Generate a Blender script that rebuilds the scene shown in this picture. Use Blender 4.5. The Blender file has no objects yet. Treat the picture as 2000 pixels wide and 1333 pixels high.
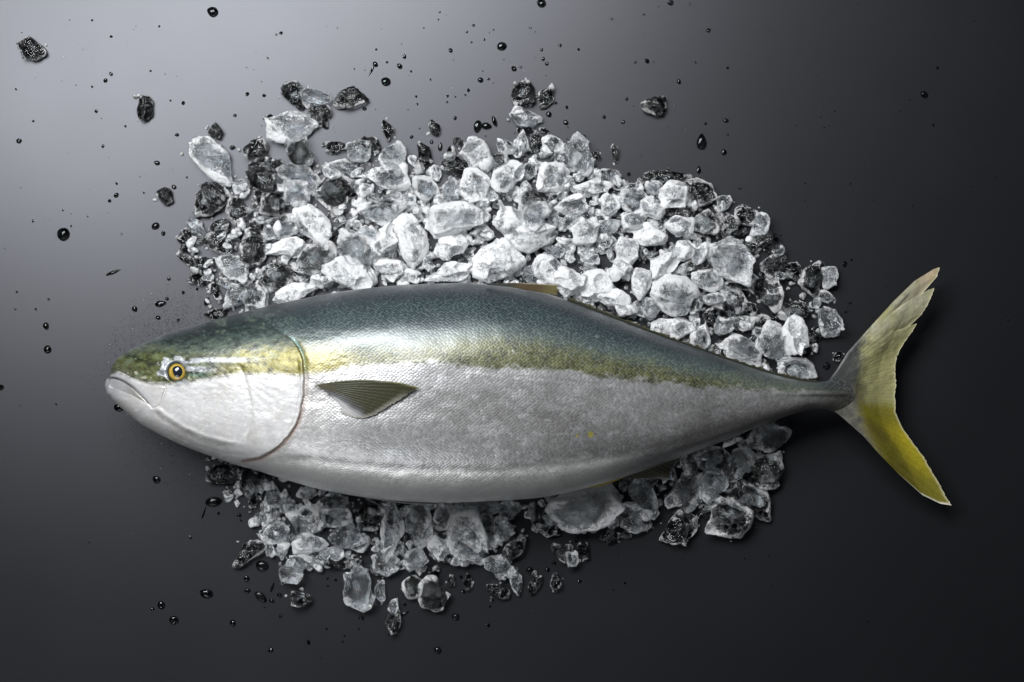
import bpy, math, random
import numpy as np
from mathutils import Vector

random.seed(7)
RNG = np.random.default_rng(7)
SC = bpy.context.scene
COL = SC.collection

# ------------------------------------------------------------------ camera
H = 2.0            # camera height over the table top, metres
K = 0.0005         # metres on the table per photograph pixel
cam_d = bpy.data.cameras.new('camera')
cam_d.sensor_width = 36.0
cam_d.lens = 72.0
cam_d.clip_start = 0.05
cam_d.clip_end = 50.0
cam = bpy.data.objects.new('camera', cam_d)
cam.location = (0, 0, H)
COL.objects.link(cam)
SC.camera = cam

# ------------------------------------------------------------------ world and studio lamps
wd = bpy.data.worlds.new('World')
SC.world = wd
wd.use_nodes = True
wd.node_tree.nodes['Background'].inputs[0].default_value = (0.80, 0.88, 1.0, 1)
wd.node_tree.nodes['Background'].inputs[1].default_value = 0.020


def softbox(name, loc, aim, sx, sy, power, col, spread=180):
    d = bpy.data.lights.new(name, 'AREA')
    d.shape = 'RECTANGLE'
    d.size, d.size_y = sx, sy
    d.energy = power
    d.color = col
    d.spread = math.radians(spread)
    o = bpy.data.objects.new(name, d)
    o.location = loc
    o.rotation_euler = (Vector(aim) - Vector(loc)).to_track_quat('-Z', 'Y').to_euler()
    COL.objects.link(o)
    return o


softbox('key_softbox', (-0.47, 0.64, 1.30), (-0.10, 0.04, 0), 1.10, 0.68, 43.0, (0.985, 0.99, 1.0))
softbox('fill_softbox', (-0.55, -1.55, 1.15), (-0.05, -0.1, 0), 1.0, 0.8, 8.0, (0.95, 0.97, 1.0))

SC.render.engine = 'CYCLES'
cy = SC.cycles
cy.max_bounces = 18
cy.transmission_bounces = 16
cy.glossy_bounces = 6
cy.diffuse_bounces = 4
cy.transparent_max_bounces = 8
cy.caustics_reflective = True
cy.caustics_refractive = True
cy.blur_glossy = 0.3
cy.sample_clamp_indirect = 12.0
cy.use_denoising = True
try:
    cy.denoiser = 'OPENIMAGEDENOISE'
    cy.denoising_input_passes = 'RGB_ALBEDO_NORMAL'
except Exception:
    pass
vs = SC.view_settings
vs.view_transform = 'Standard'
vs.look = 'None'
vs.exposure = 0.0
vs.gamma = 1.0
vs.use_curve_mapping = False


# ------------------------------------------------------------------ helpers
def W(px, py, z):
    """photograph pixel + height above the table -> metres"""
    f = K * (1 - np.asarray(z) / H)
    return (np.asarray(px) - 1000.0) * f, (666.5 - np.asarray(py)) * f, np.asarray(z) + 0 * f


def sstep(a, b, x):
    t = np.clip((x - a) / (b - a), 0, 1)
    return t * t * (3 - 2 * t)


def interp(pts, x):
    p = np.array(pts, float)
    return np.interp(x, p[:, 0], p[:, 1])


def smooth_interp(pts, x):
    """monotone-ish cubic (catmull) through the points"""
    p = np.array(pts, float)
    X, Y = p[:, 0], p[:, 1]
    m = np.gradient(Y, X)
    i = np.clip(np.searchsorted(X, x) - 1, 0, len(X) - 2)
    h = X[i + 1] - X[i]
    t = np.clip((x - X[i]) / h, 0, 1)
    return ((1 + 2 * t) * (1 - t) ** 2 * Y[i] + t * (1 - t) ** 2 * h * m[i]
            + t * t * (3 - 2 * t) * Y[i + 1] + t * t * (t - 1) * h * m[i + 1])


def hash3(ix, iy, iz, seed):
    n = (ix * 73856093) ^ (iy * 19349663) ^ (iz * 83492791) ^ (seed * 2654435761 & 0x7fffffff)
    n = (n ^ (n >> 13)) * 1274126177
    n = n & 0x7fffffff
    n = (n ^ (n >> 16)) & 0xffff
    return n / 32767.5 - 1.0


def vnoise(p, seed=0):
    """value noise, p (N,3) -> (-1..1)"""
    p = np.asarray(p, float)
    i = np.floor(p).astype(np.int64)
    f = p - i
    u = f * f * f * (f * (f * 6 - 15) + 10)
    r = 0
    for dx in (0, 1):
        wx = u[:, 0] if dx else 1 - u[:, 0]
        for dy in (0, 1):
            wy = u[:, 1] if dy else 1 - u[:, 1]
            for dz in (0, 1):
                wz = u[:, 2] if dz else 1 - u[:, 2]
                r = r + wx * wy * wz * hash3(i[:, 0] + dx, i[:, 1] + dy, i[:, 2] + dz, seed)
    return r


def fbm(p, seed=0, oct=4, gain=0.5):
    a, r, s = 1.0, 0, 0
    p = np.asarray(p, float)
    for k in range(oct):
        r = r + a * vnoise(p, seed + 17 * k)
        s += a
        a *= gain
        p = p * 2.03 + 11.3
    return r / s


def fbm2(x, y, seed=0, oct=4, gain=0.5):
    sh = np.shape(x)
    p = np.stack([np.ravel(x), np.ravel(y), np.zeros(np.size(x)) + 0.37 * seed], 1)
    return fbm(p, seed, oct, gain).reshape(sh)


def mesh_obj(name, verts, faces, mat, parent=None, smooth=True, cols=None, link=True):
    me = bpy.data.meshes.new(name)
    verts = np.asarray(verts, np.float32)
    faces = np.asarray(faces, np.int32)
    n, k = faces.shape
    me.vertices.add(len(verts))
    me.vertices.foreach_set('co', verts.ravel())
    me.loops.add(n * k)
    me.loops.foreach_set('vertex_index', faces.ravel())
    me.polygons.add(n)
    me.polygons.foreach_set('loop_start', np.arange(0, n * k, k, dtype=np.int32))
    me.polygons.foreach_set('loop_total', np.full(n, k, dtype=np.int32))
    if smooth:
        me.polygons.foreach_set('use_smooth', np.ones(n, bool))
    me.update(calc_edges=True)
    if cols:
        for cname, c in cols.items():
            a = me.color_attributes.new(cname, 'FLOAT_COLOR', 'POINT')
            c = np.asarray(c, np.float32)
            if c.shape[1] == 3:
                c = np.concatenate([c, np.ones((len(c), 1), np.float32)], 1)
            a.data.foreach_set('color', c.ravel())
    me.materials.append(mat)
    o = bpy.data.objects.new(name, me)
    if parent is not None:
        o.parent = parent
    COL.objects.link(o)
    return o


def grid_faces(nu, nv, off=0, flip=False):
    i, j = np.meshgrid(np.arange(nu - 1), np.arange(nv - 1), indexing='ij')
    a = (i * nv + j).ravel() + off
    f = np.stack([a, a + nv, a + nv + 1, a + 1], 1)
    return f[:, ::-1] if flip else f


def wet_base(o, v, f, zmax, nz=-0.35):
    """faces lying on the board (below zmax, facing down) touch it through a film of water"""
    v, f = np.asarray(v), np.asarray(f)
    a, b, c = v[f[:, 0]], v[f[:, 1]], v[f[:, 2]]
    n = np.cross(b - a, c - a)
    n /= np.linalg.norm(n, axis=1)[:, None] + 1e-12
    k = (n[:, 2] < nz) & ((a + b + c)[:, 2] / 3 < zmax)
    o.data.materials.append(M_WET)
    o.data.polygons.foreach_set('material_index', k.astype(np.int32))


def tag(o, label, cat, group=None, kind=None):
    o['label'] = label
    o['category'] = cat
    if group:
        o['group'] = group
    if kind:
        o['kind'] = kind


# ------------------------------------------------------------------ materials
def new_mat(name):
    m = bpy.data.materials.new(name)
    m.use_nodes = True
    nt = m.node_tree
    nt.nodes.clear()
    out = nt.nodes.new('ShaderNodeOutputMaterial')
    return m, nt, out


def nd(nt, typ, **kw):
    n = nt.nodes.new(typ)
    for k, v in kw.items():
        if k in n.inputs.keys():
            n.inputs[k].default_value = v
        else:
            setattr(n, k, v)
    return n


def math_n(nt, op, a, b=None, c=None):
    n = nt.nodes.new('ShaderNodeMath')
    n.operation = op
    for i, v in enumerate((a, b, c)):
        if v is None:
            continue
        if isinstance(v, (int, float)):
            n.inputs[i].default_value = v
        else:
            nt.links.new(v, n.inputs[i])
    return n.outputs[0]


def map_range(nt, val, a, b, c=0.0, d=1.0, smooth=True):
    n = nt.nodes.new('ShaderNodeMapRange')
    n.interpolation_type = 'SMOOTHSTEP' if smooth else 'LINEAR'
    nt.links.new(val, n.inputs[0])
    for i, v in zip((1, 2, 3, 4), (a, b, c, d)):
        n.inputs[i].default_value = v
    return n.outputs[0]


# table: dark satin board
def table_material():
    m, nt, out = new_mat('satin_charcoal_board')
    p = nd(nt, 'ShaderNodeBsdfPrincipled')
    tc = nd(nt, 'ShaderNodeTexCoord')
    n1 = nd(nt, 'ShaderNodeTexNoise', Scale=5.0, Detail=5.0)
    n2 = nd(nt, 'ShaderNodeTexNoise', Scale=900.0, Detail=3.0)
    mp = nd(nt, 'ShaderNodeMapping')
    mp.inputs['Scale'].default_value = (1, 1, 1)
    nt.links.new(tc.outputs['Object'], mp.inputs[0])
    nt.links.new(mp.outputs[0], n1.inputs['Vector'])
    nt.links.new(tc.outputs['Object'], n2.inputs['Vector'])
    r = map_range(nt, n1.outputs[0], 0.3, 0.7, 0.360, 0.380)
    nt.links.new(r, p.inputs['Roughness'])
    mix = nd(nt, 'ShaderNodeMix', data_type='RGBA')
    nt.links.new(map_range(nt, n2.outputs[0], 0.35, 0.65), mix.inputs[0])
    mix.inputs[6].default_value = (0.0030, 0.0032, 0.0038, 1)
    mix.inputs[7].default_value = (0.0045, 0.0048, 0.0056, 1)
    nt.links.new(mix.outputs[2], p.inputs['Base Color'])
    p.inputs['Specular IOR Level'].default_value = 0.62
    p.inputs['Specular Tint'].default_value = (0.885, 0.91, 1.0, 1)
    b = nd(nt, 'ShaderNodeBump', Strength=0.06, Distance=0.0004)
    nt.links.new(n2.outputs[0], b.inputs['Height'])
    nt.links.new(b.outputs[0], p.inputs['Normal'])
    nt.links.new(p.outputs[0], out.inputs[0])
    return m


def ice_material():
    m, nt, out = new_mat('crushed_ice')
    L = nt.links.new
    tc = nd(nt, 'ShaderNodeTexCoord')
    oi = nd(nt, 'ShaderNodeObjectInfo')
    fr = nd(nt, 'ShaderNodeAttribute', attribute_type='OBJECT', attribute_name='frost')
    off = nd(nt, 'ShaderNodeVectorMath', operation='SCALE')
    off.inputs[0].default_value = (3.1, 5.7, 2.3)
    L(oi.outputs['Random'], off.inputs['Scale'])
    add = nd(nt, 'ShaderNodeVectorMath', operation='ADD')
    L(tc.outputs['Object'], add.inputs[0])
    L(off.outputs[0], add.inputs[1])
    V = add.outputs[0]
    big = nd(nt, 'ShaderNodeTexNoise', Scale=48.0, Detail=3.0, Roughness=0.55, Distortion=0.6)
    mid = nd(nt, 'ShaderNodeTexNoise', Scale=270.0, Detail=5.0, Roughness=0.62, Distortion=0.5)
    fin = nd(nt, 'ShaderNodeTexNoise', Scale=700.0, Detail=4.0, Roughness=0.7)
    vor = nd(nt, 'ShaderNodeTexVoronoi', Scale=95.0, feature='DISTANCE_TO_EDGE')
    # warp for the crack lines
    wv = nd(nt, 'ShaderNodeVectorMath', operation='SCALE')
    wv.inputs['Scale'].default_value = 0.012
    L(mid.outputs[1], wv.inputs[0])
    wa = nd(nt, 'ShaderNodeVectorMath', operation='ADD')
    L(V, wa.inputs[0])
    L(wv.outputs[0], wa.inputs[1])
    for n in (big, mid, fin):
        L(V, n.inputs['Vector'])
    L(wa.outputs[0], vor.inputs['Vector'])
    crack = map_range(nt, vor.outputs['Distance'], 0.0, 0.035, 1.0, 0.0)
    geo = nd(nt, 'ShaderNodeNewGeometry')
    ridge = math_n(nt, 'MULTIPLY', math_n(nt, 'SUBTRACT', geo.outputs['Pointiness'], 0.5), 3.0)
    # frost amount: granular crust, thicker on ridges
    s = math_n(nt, 'ADD', math_n(nt, 'MULTIPLY', big.outputs[0], 0.9), math_n(nt, 'MULTIPLY', mid.outputs[0], 1.55))
    s = math_n(nt, 'ADD', s, math_n(nt, 'MULTIPLY', fin.outputs[0], 0.9))
    s = math_n(nt, 'ADD', s, -0.21)
    s = math_n(nt, 'ADD', s, ridge)
    rim = nd(nt, 'ShaderNodeAttribute', attribute_type='GEOMETRY', attribute_name='rim')
    rsep = nd(nt, 'ShaderNodeSeparateColor')
    L(rim.outputs['Color'], rsep.inputs[0])
    rimf = math_n(nt, 'MULTIPLY', math_n(nt, 'SUBTRACT', rsep.outputs[0], 0.35), 0.16)
    s = math_n(nt, 'ADD', s, rimf)
    s = math_n(nt, 'ADD', s, math_n(nt, 'MULTIPLY', math_n(nt, 'SUBTRACT', rsep.outputs[1], 0.5), 0.65))
    s = math_n(nt, 'ADD', s, math_n(nt, 'MULTIPLY', fr.outputs['Fac'], 0.84))
    mask = map_range(nt, s, 1.70, 2.36)
    fac = math_n(nt, 'MULTIPLY', mask, math_n(nt, 'ADD', 0.55, math_n(nt, 'MULTIPLY', fr.outputs['Fac'], 0.35)))
    ck = math_n(nt, 'MULTIPLY', crack, 0.16)
    fac = math_n(nt, 'MINIMUM', math_n(nt, 'ADD', fac, ck), 0.93)
    # relief
    hgt = math_n(nt, 'ADD', math_n(nt, 'MULTIPLY', mid.outputs[0], 1.0),
                 math_n(nt, 'MULTIPLY', fin.outputs[0], 0.25))
    bump = nd(nt, 'ShaderNodeBump', Strength=0.8, Distance=0.0018)
    L(hgt, bump.inputs['Height'])
    glass = nd(nt, 'ShaderNodeBsdfGlass', IOR=1.31)
    glass.inputs['Color'].default_value = (0.965, 0.98, 0.99, 1)
    L(map_range(nt, mid.outputs[0], 0.45, 0.75, 0.0, 0.10), glass.inputs['Roughness'])
    L(bump.outputs[0], glass.inputs['Normal'])
    dif = nd(nt, 'ShaderNodeBsdfDiffuse')
    dif.inputs['Color'].default_value = (0.95, 0.96, 0.97, 1)
    L(bump.outputs[0], dif.inputs['Normal'])
    tra = nd(nt, 'ShaderNodeBsdfTranslucent')
    tra.inputs['Color'].default_value = (0.95, 0.965, 0.98, 1)
    L(bump.outputs[0], tra.inputs['Normal'])
    m1 = nd(nt, 'ShaderNodeMixShader', Fac=0.18)
    L(dif.outputs[0], m1.inputs[1])
    L(tra.outputs[0], m1.inputs[2])
    rg = nd(nt, 'ShaderNodeBsdfGlass', IOR=1.31, Roughness=0.35)
    rg.inputs['Color'].default_value = (0.97, 0.985, 0.99, 1)
    L(bump.outputs[0], rg.inputs['Normal'])
    m2 = nd(nt, 'ShaderNodeMixShader', Fac=0.15)
    L(m1.outputs[0], m2.inputs[1])
    L(rg.outputs[0], m2.inputs[2])
    mx = nd(nt, 'ShaderNodeMixShader')
    L(fac, mx.inputs[0])
    L(glass.outputs[0], mx.inputs[1])
    L(m2.outputs[0], mx.inputs[2])
    L(mx.outputs[0], out.inputs[0])
    return m


def water_material():
    m, nt, out = new_mat('clear_water')
    g = nd(nt, 'ShaderNodeBsdfGlass', IOR=1.333, Roughness=0.0)
    g.inputs['Color'].default_value = (0.98, 0.99, 1, 1)
    nt.links.new(g.outputs[0], out.inputs[0])
    return m


def wet_board_material():
    """board seen through water that touches it: no air gap, so no surface gloss"""
    m, nt, out = new_mat('wetted_board')
    d = nd(nt, 'ShaderNodeBsdfDiffuse')
    tc = nd(nt, 'ShaderNodeTexCoord')
    n = nd(nt, 'ShaderNodeTexNoise', Scale=600.0)
    nt.links.new(tc.outputs['Object'], n.inputs['Vector'])
    mix = nd(nt, 'ShaderNodeMix', data_type='RGBA')
    nt.links.new(n.outputs[0], mix.inputs[0])
    mix.inputs[6].default_value = (0.004, 0.0042, 0.0048, 1)
    mix.inputs[7].default_value = (0.007, 0.0074, 0.0082, 1)
    nt.links.new(mix.outputs[2], d.inputs['Color'])
    nt.links.new(d.outputs[0], out.inputs[0])
    return m


def skin_material():
    m, nt, out = new_mat('wet_fish_skin')
    L = nt.links.new
    p = nd(nt, 'ShaderNodeBsdfPrincipled')
    ca = nd(nt, 'ShaderNodeVertexColor', layer_name='skin')
    ma = nd(nt, 'ShaderNodeVertexColor', layer_name='mask')   # r metal, g scales, b roughness
    uv = nd(nt, 'ShaderNodeVertexColor', layer_name='flat')   # flattened skin coordinates
    sep = nd(nt, 'ShaderNodeSeparateColor')
    L(ma.outputs[0], sep.inputs[0])
    mp = nd(nt, 'ShaderNodeMapping')
    mp.inputs['Scale'].default_value = (1.0, 1.2, 1.0)
    mp.inputs['Rotation'].default_value = (0, 0, math.radians(45))
    L(uv.outputs[0], mp.inputs[0])
    vo = nd(nt, 'ShaderNodeTexVoronoi', voronoi_dimensions='2D', Scale=370.0, Randomness=0.6)
    L(mp.outputs[0], vo.inputs['Vector'])
    n1 = nd(nt, 'ShaderNodeTexNoise', Scale=70.0, Detail=2.0, Roughness=0.5)
    L(uv.outputs[0], n1.inputs['Vector'])
    n2 = nd(nt, 'ShaderNodeTexNoise', Scale=420.0, Detail=3.0)
    L(uv.outputs[0], n2.inputs['Vector'])
    dome = math_n(nt, 'SUBTRACT', 1.0, vo.outputs['Distance'])
    sc = math_n(nt, 'MULTIPLY', dome, sep.outputs[1])
    h = math_n(nt, 'ADD', sc, math_n(nt, 'MULTIPLY', n2.outputs[0], 0.05))
    h = math_n(nt, 'ADD', h, math_n(nt, 'MULTIPLY', n1.outputs[0], 0.18))
    b = nd(nt, 'ShaderNodeBump', Strength=0.5, Distance=0.00042)
    L(h, b.inputs['Height'])
    # scale edges a touch paler
    edge = math_n(nt, 'MULTIPLY', map_range(nt, vo.outputs['Distance'], 0.30, 0.62), sep.outputs[1])
    mixc = nd(nt, 'ShaderNodeMix', data_type='RGBA', blend_type='MIX')
    L(math_n(nt, 'MULTIPLY', edge, 0.10), mixc.inputs[0])
    L(ca.outputs[0], mixc.inputs[6])
    mixc.inputs[7].default_value = (0.62, 0.66, 0.70, 1)
    # each scale a slightly different brightness
    hs = nd(nt, 'ShaderNodeHueSaturation')
    sepv = nd(nt, 'ShaderNodeSeparateColor')
    L(vo.outputs['Color'], sepv.inputs[0])
    vv = math_n(nt, 'MULTIPLY', math_n(nt, 'SUBTRACT', sepv.outputs[0], 0.5), sep.outputs[1])
    L(math_n(nt, 'ADD', 1.0, math_n(nt, 'MULTIPLY', vv, 0.30)), hs.inputs['Value'])
    L(mixc.outputs[2], hs.inputs['Color'])
    L(hs.outputs[0], p.inputs['Base Color'])
    L(sep.outputs[0], p.inputs['Metallic'])
    L(sep.outputs[2], p.inputs['Roughness'])
    p.inputs['Specular IOR Level'].default_value = 0.5
    L(ma.outputs['Alpha'], p.inputs['Coat Weight'])
    p.inputs['Coat Roughness'].default_value = 0.31
    p.inputs['Coat IOR'].default_value = 1.48
    p.inputs['Subsurface Weight'].default_value = 0.0
    L(b.outputs[0], p.inputs['Normal'])
    L(p.outputs[0], out.inputs[0])
    return m


def fin_material():
    m, nt, out = new_mat('fin_membrane')
    L = nt.links.new
    p = nd(nt, 'ShaderNodeBsdfPrincipled')
    ca = nd(nt, 'ShaderNodeVertexColor', layer_name='skin')
    L(ca.outputs[0], p.inputs['Base Color'])
    p.inputs['Roughness'].default_value = 0.48
    p.inputs['Specular IOR Level'].default_value = 0.3
    p.inputs['Coat Weight'].default_value = 0.12
    p.inputs['Coat Roughness'].default_value = 0.2
    tc = nd(nt, 'ShaderNodeTexCoord')
    n = nd(nt, 'ShaderNodeTexNoise', Scale=300.0, Detail=4.0)
    L(tc.outputs['Object'], n.inputs['Vector'])
    b = nd(nt, 'ShaderNodeBump', Strength=0.4, Distance=0.0008)
    L(n.outputs[0], b.inputs['Height'])
    L(b.outputs[0], p.inputs['Normal'])
    tr = nd(nt, 'ShaderNodeBsdfTranslucent')
    L(ca.outputs[0], tr.inputs['Color'])
    mx = nd(nt, 'ShaderNodeMixShader', Fac=0.15)
    L(p.outputs[0], mx.inputs[1])
    L(tr.outputs[0], mx.inputs[2])
    L(mx.outputs[0], out.inputs[0])
    return m


def gloss_material(name, rough=0.08, col=None):
    m, nt, out = new_mat(name)
    p = nd(nt, 'ShaderNodeBsdfPrincipled')
    if col is None:
        ca = nd(nt, 'ShaderNodeVertexColor', layer_name='skin')
        nt.links.new(ca.outputs[0], p.inputs['Base Color'])
    else:
        tc = nd(nt, 'ShaderNodeTexCoord')
        n = nd(nt, 'ShaderNodeTexNoise', Scale=500.0)
        nt.links.new(tc.outputs['Object'], n.inputs['Vector'])
        mix = nd(nt, 'ShaderNodeMix', data_type='RGBA')
        nt.links.new(n.outputs[0], mix.inputs[0])
        mix.inputs[6].default_value = (*[c * 0.7 for c in col], 1)
        mix.inputs[7].default_value = (*col, 1)
        nt.links.new(mix.outputs[2], p.inputs['Base Color'])
    p.inputs['Roughness'].default_value = rough
    p.inputs['Coat Weight'].default_value = 0.6
    p.inputs['Coat Roughness'].default_value = 0.03
    nt.links.new(p.outputs[0], out.inputs[0])
    return m


M_TABLE = table_material()
M_ICE = ice_material()
M_WATER = water_material()
M_WET = wet_board_material()
M_SKIN = skin_material()
M_FIN = fin_material()
M_EYE = gloss_material('wet_eye', 0.15)
M_PUPIL = gloss_material('black_pupil', 0.06, (0.012, 0.016, 0.024))

# ------------------------------------------------------------------ the table
tv, tf = [], []
n = 25
xs = np.linspace(-1.5, 1.5, n)
ys = np.linspace(-1.2, 1.2, n)
gx, gy = np.meshgrid(xs, ys, indexing='ij')
table = mesh_obj('table_surface', np.stack([gx.ravel(), gy.ravel(), 0 * gx.ravel()], 1), grid_faces(n, n), M_TABLE)
table['kind'] = 'structure'

# ------------------------------------------------------------------ the fish
TOP = [(205, 750), (207, 743.5), (210, 740), (213.5, 738), (215.5, 726), (219, 715), (225, 705.5), (240, 692), (270, 676), (300, 663), (340, 648), (380, 636),
       (420, 625), (460, 614), (500, 604), (540, 594.5), (580, 586), (620, 578), (680, 568), (740, 561), (800, 556.5),
       (860, 554), (920, 553.5), (980, 557), (1040, 567), (1100, 584), (1150, 602), (1200, 621), (1250, 640),
       (1300, 659), (1350, 676), (1400, 694), (1450, 711), (1500, 727), (1550, 740), (1590, 746), (1620, 744),
       (1655, 737), (1672, 735)]
BOT = [(205, 754), (207, 764), (215, 776), (240, 800), (270, 825), (300, 843), (340, 863), (380, 880), (420, 894),
       (460, 908), (500, 919), (540, 932), (580, 944), (620, 955), (660, 963), (700, 970), (760, 977), (820, 981),
       (880, 982), (940, 980), (1000, 977), (1050, 973), (1100, 964), (1150, 952), (1200, 938), (1250, 922),
       (1300, 904), (1350, 886), (1400, 867), (1450, 847), (1500, 827), (1550, 809), (1590, 799), (1620, 800),
       (1655, 804), (1672, 805)]
HALF = [(205, 0.003), (210, 0.009), (222, 0.016), (250, 0.026), (300, 0.037), (360, 0.046), (450, 0.055), (560, 0.061),
        (700, 0.066), (850, 0.068), (1000, 0.066), (1150, 0.058), (1300, 0.045), (1430, 0.033), (1530, 0.023),
        (1600, 0.017), (1640, 0.009), (1672, 0.0019)]
ZC = [(205, 0.082), (300, 0.084), (600, 0.090), (900, 0.091), (1200, 0.082), (1450, 0.064), (1600, 0.052), (1640, 0.048), (1672, 0.0468)]

GILL = [(552, 652), (562, 658), (573, 668), (583, 682), (590, 698), (594, 718), (594.5, 745), (593, 770), (588, 797),
        (580, 825), (565, 849), (545, 871), (518, 889), (491, 897), (462, 899)]
PREOP = [(455, 712), (468, 718), (478, 738), (486, 770), (491, 805), (489, 835), (482, 853), (468, 864)]
MOUTH = [(211, 737), (229, 740), (254, 753), (274, 771), (297, 795)]
LIP = [(206, 750), (217, 757), (254, 771), (297, 795), (274, 771), (254, 753), (229, 740), (213, 737)]
MAXTOP = [(232, 726), (246, 733), (262, 741), (290, 751), (321, 757), (317, 775), (312, 791), (298, 797)]
JAWLOW = [(296, 797), (318, 812), (342, 828), (372, 844), (402, 857), (435, 866), (468, 867)]


def resample(poly, n):
    p = np.array(poly, float)
    d = np.r_[0, np.cumsum(np.hypot(*np.diff(p, axis=0).T))]
    t = np.linspace(0, d[-1], n)
    return np.stack([np.interp(t, d, p[:, 0]), np.interp(t, d, p[:, 1])], 1)


def smooth_poly(poly, n=80):
    p = np.array(poly, float)
    d = np.r_[0, np.cumsum(np.hypot(*np.diff(p, axis=0).T))]
    t = np.linspace(0, d[-1], n)
    return np.stack([smooth_interp(np.stack([d, p[:, 0]], 1), t), smooth_interp(np.stack([d, p[:, 1]], 1), t)], 1)


def sdist(poly, X, Y):
    """signed distance in px to an open polyline (sign: cross product side), and arc parameter 0..1"""
    best = np.full(X.shape, 1e9)
    sg = np.zeros(X.shape)
    par = np.zeros(X.shape)
    n = len(poly) - 1
    for i in range(n):
        ax, ay = poly[i]
        bx, by = poly[i + 1]
        dx, dy = bx - ax, by - ay
        t = np.clip(((X - ax) * dx + (Y - ay) * dy) / (dx * dx + dy * dy), 0, 1)
        qx, qy = X - ax - t * dx, Y - ay - t * dy
        d = np.hypot(qx, qy)
        m = d < best
        best = np.where(m, d, best)
        sg = np.where(m, np.sign(dx * qy - dy * qx), sg)
        par = np.where(m, (i + t) / n, par)
    return best, sg, par


def inside(poly, X, Y):
    c = np.zeros(np.shape(X), bool)
    p = np.array(poly, float)
    j = len(p) - 1
    for i in range(len(p)):
        xi, yi = p[i]
        xj, yj = p[j]
        if yi != yj:
            c ^= ((yi > Y) != (yj > Y)) & (X < (xj - xi) * (Y - yi) / (yj - yi) + xi)
        j = i
    return c


def prof(v):
    """side profile across the body: v=+1 dorsal edge, -1 belly edge, 1 at v=0"""
    a = np.clip(np.abs(v), 0, 1)
    back = (1 - a ** 3.4) ** 0.64
    bell = (1 - a ** 3.2) ** 0.58
    return np.where(v >= 0, back, bell)


def body_params(px):
    yt, yb = smooth_interp(TOP, px), smooth_interp(BOT, px)
    return yt, yb, smooth_interp(HALF, px), smooth_interp(ZC, px)


def centre_line(yt, yb):
    return yt + 0.53 * (yb - yt)


def body_z(px, py):
    yt, yb, w, zc = body_params(np.asarray(px, float))
    c = centre_line(yt, yb)
    v = np.where(py < c, (c - py) / (c - yt), (c - py) / (yb - c))
    return zc + w * prof(v)


GILLs, PREs, MOUs, MAXs, JAWs = [smooth_poly(p) for p in (GILL, PREOP, MOUTH, MAXTOP, JAWLOW)]
for _p, _a in ((GILLs, 2.2), (PREs, 2.0), (MOUs, 0.8), (MAXs, 1.0), (JAWs, 2.5)):
    _p += _a * np.stack([fbm2(_p[:, 0] / 18, _p[:, 1] / 18, 3, 3), fbm2(_p[:, 0] / 18, _p[:, 1] / 18, 4, 3)], 1)
EYE = (345.0, 727.0)


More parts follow.
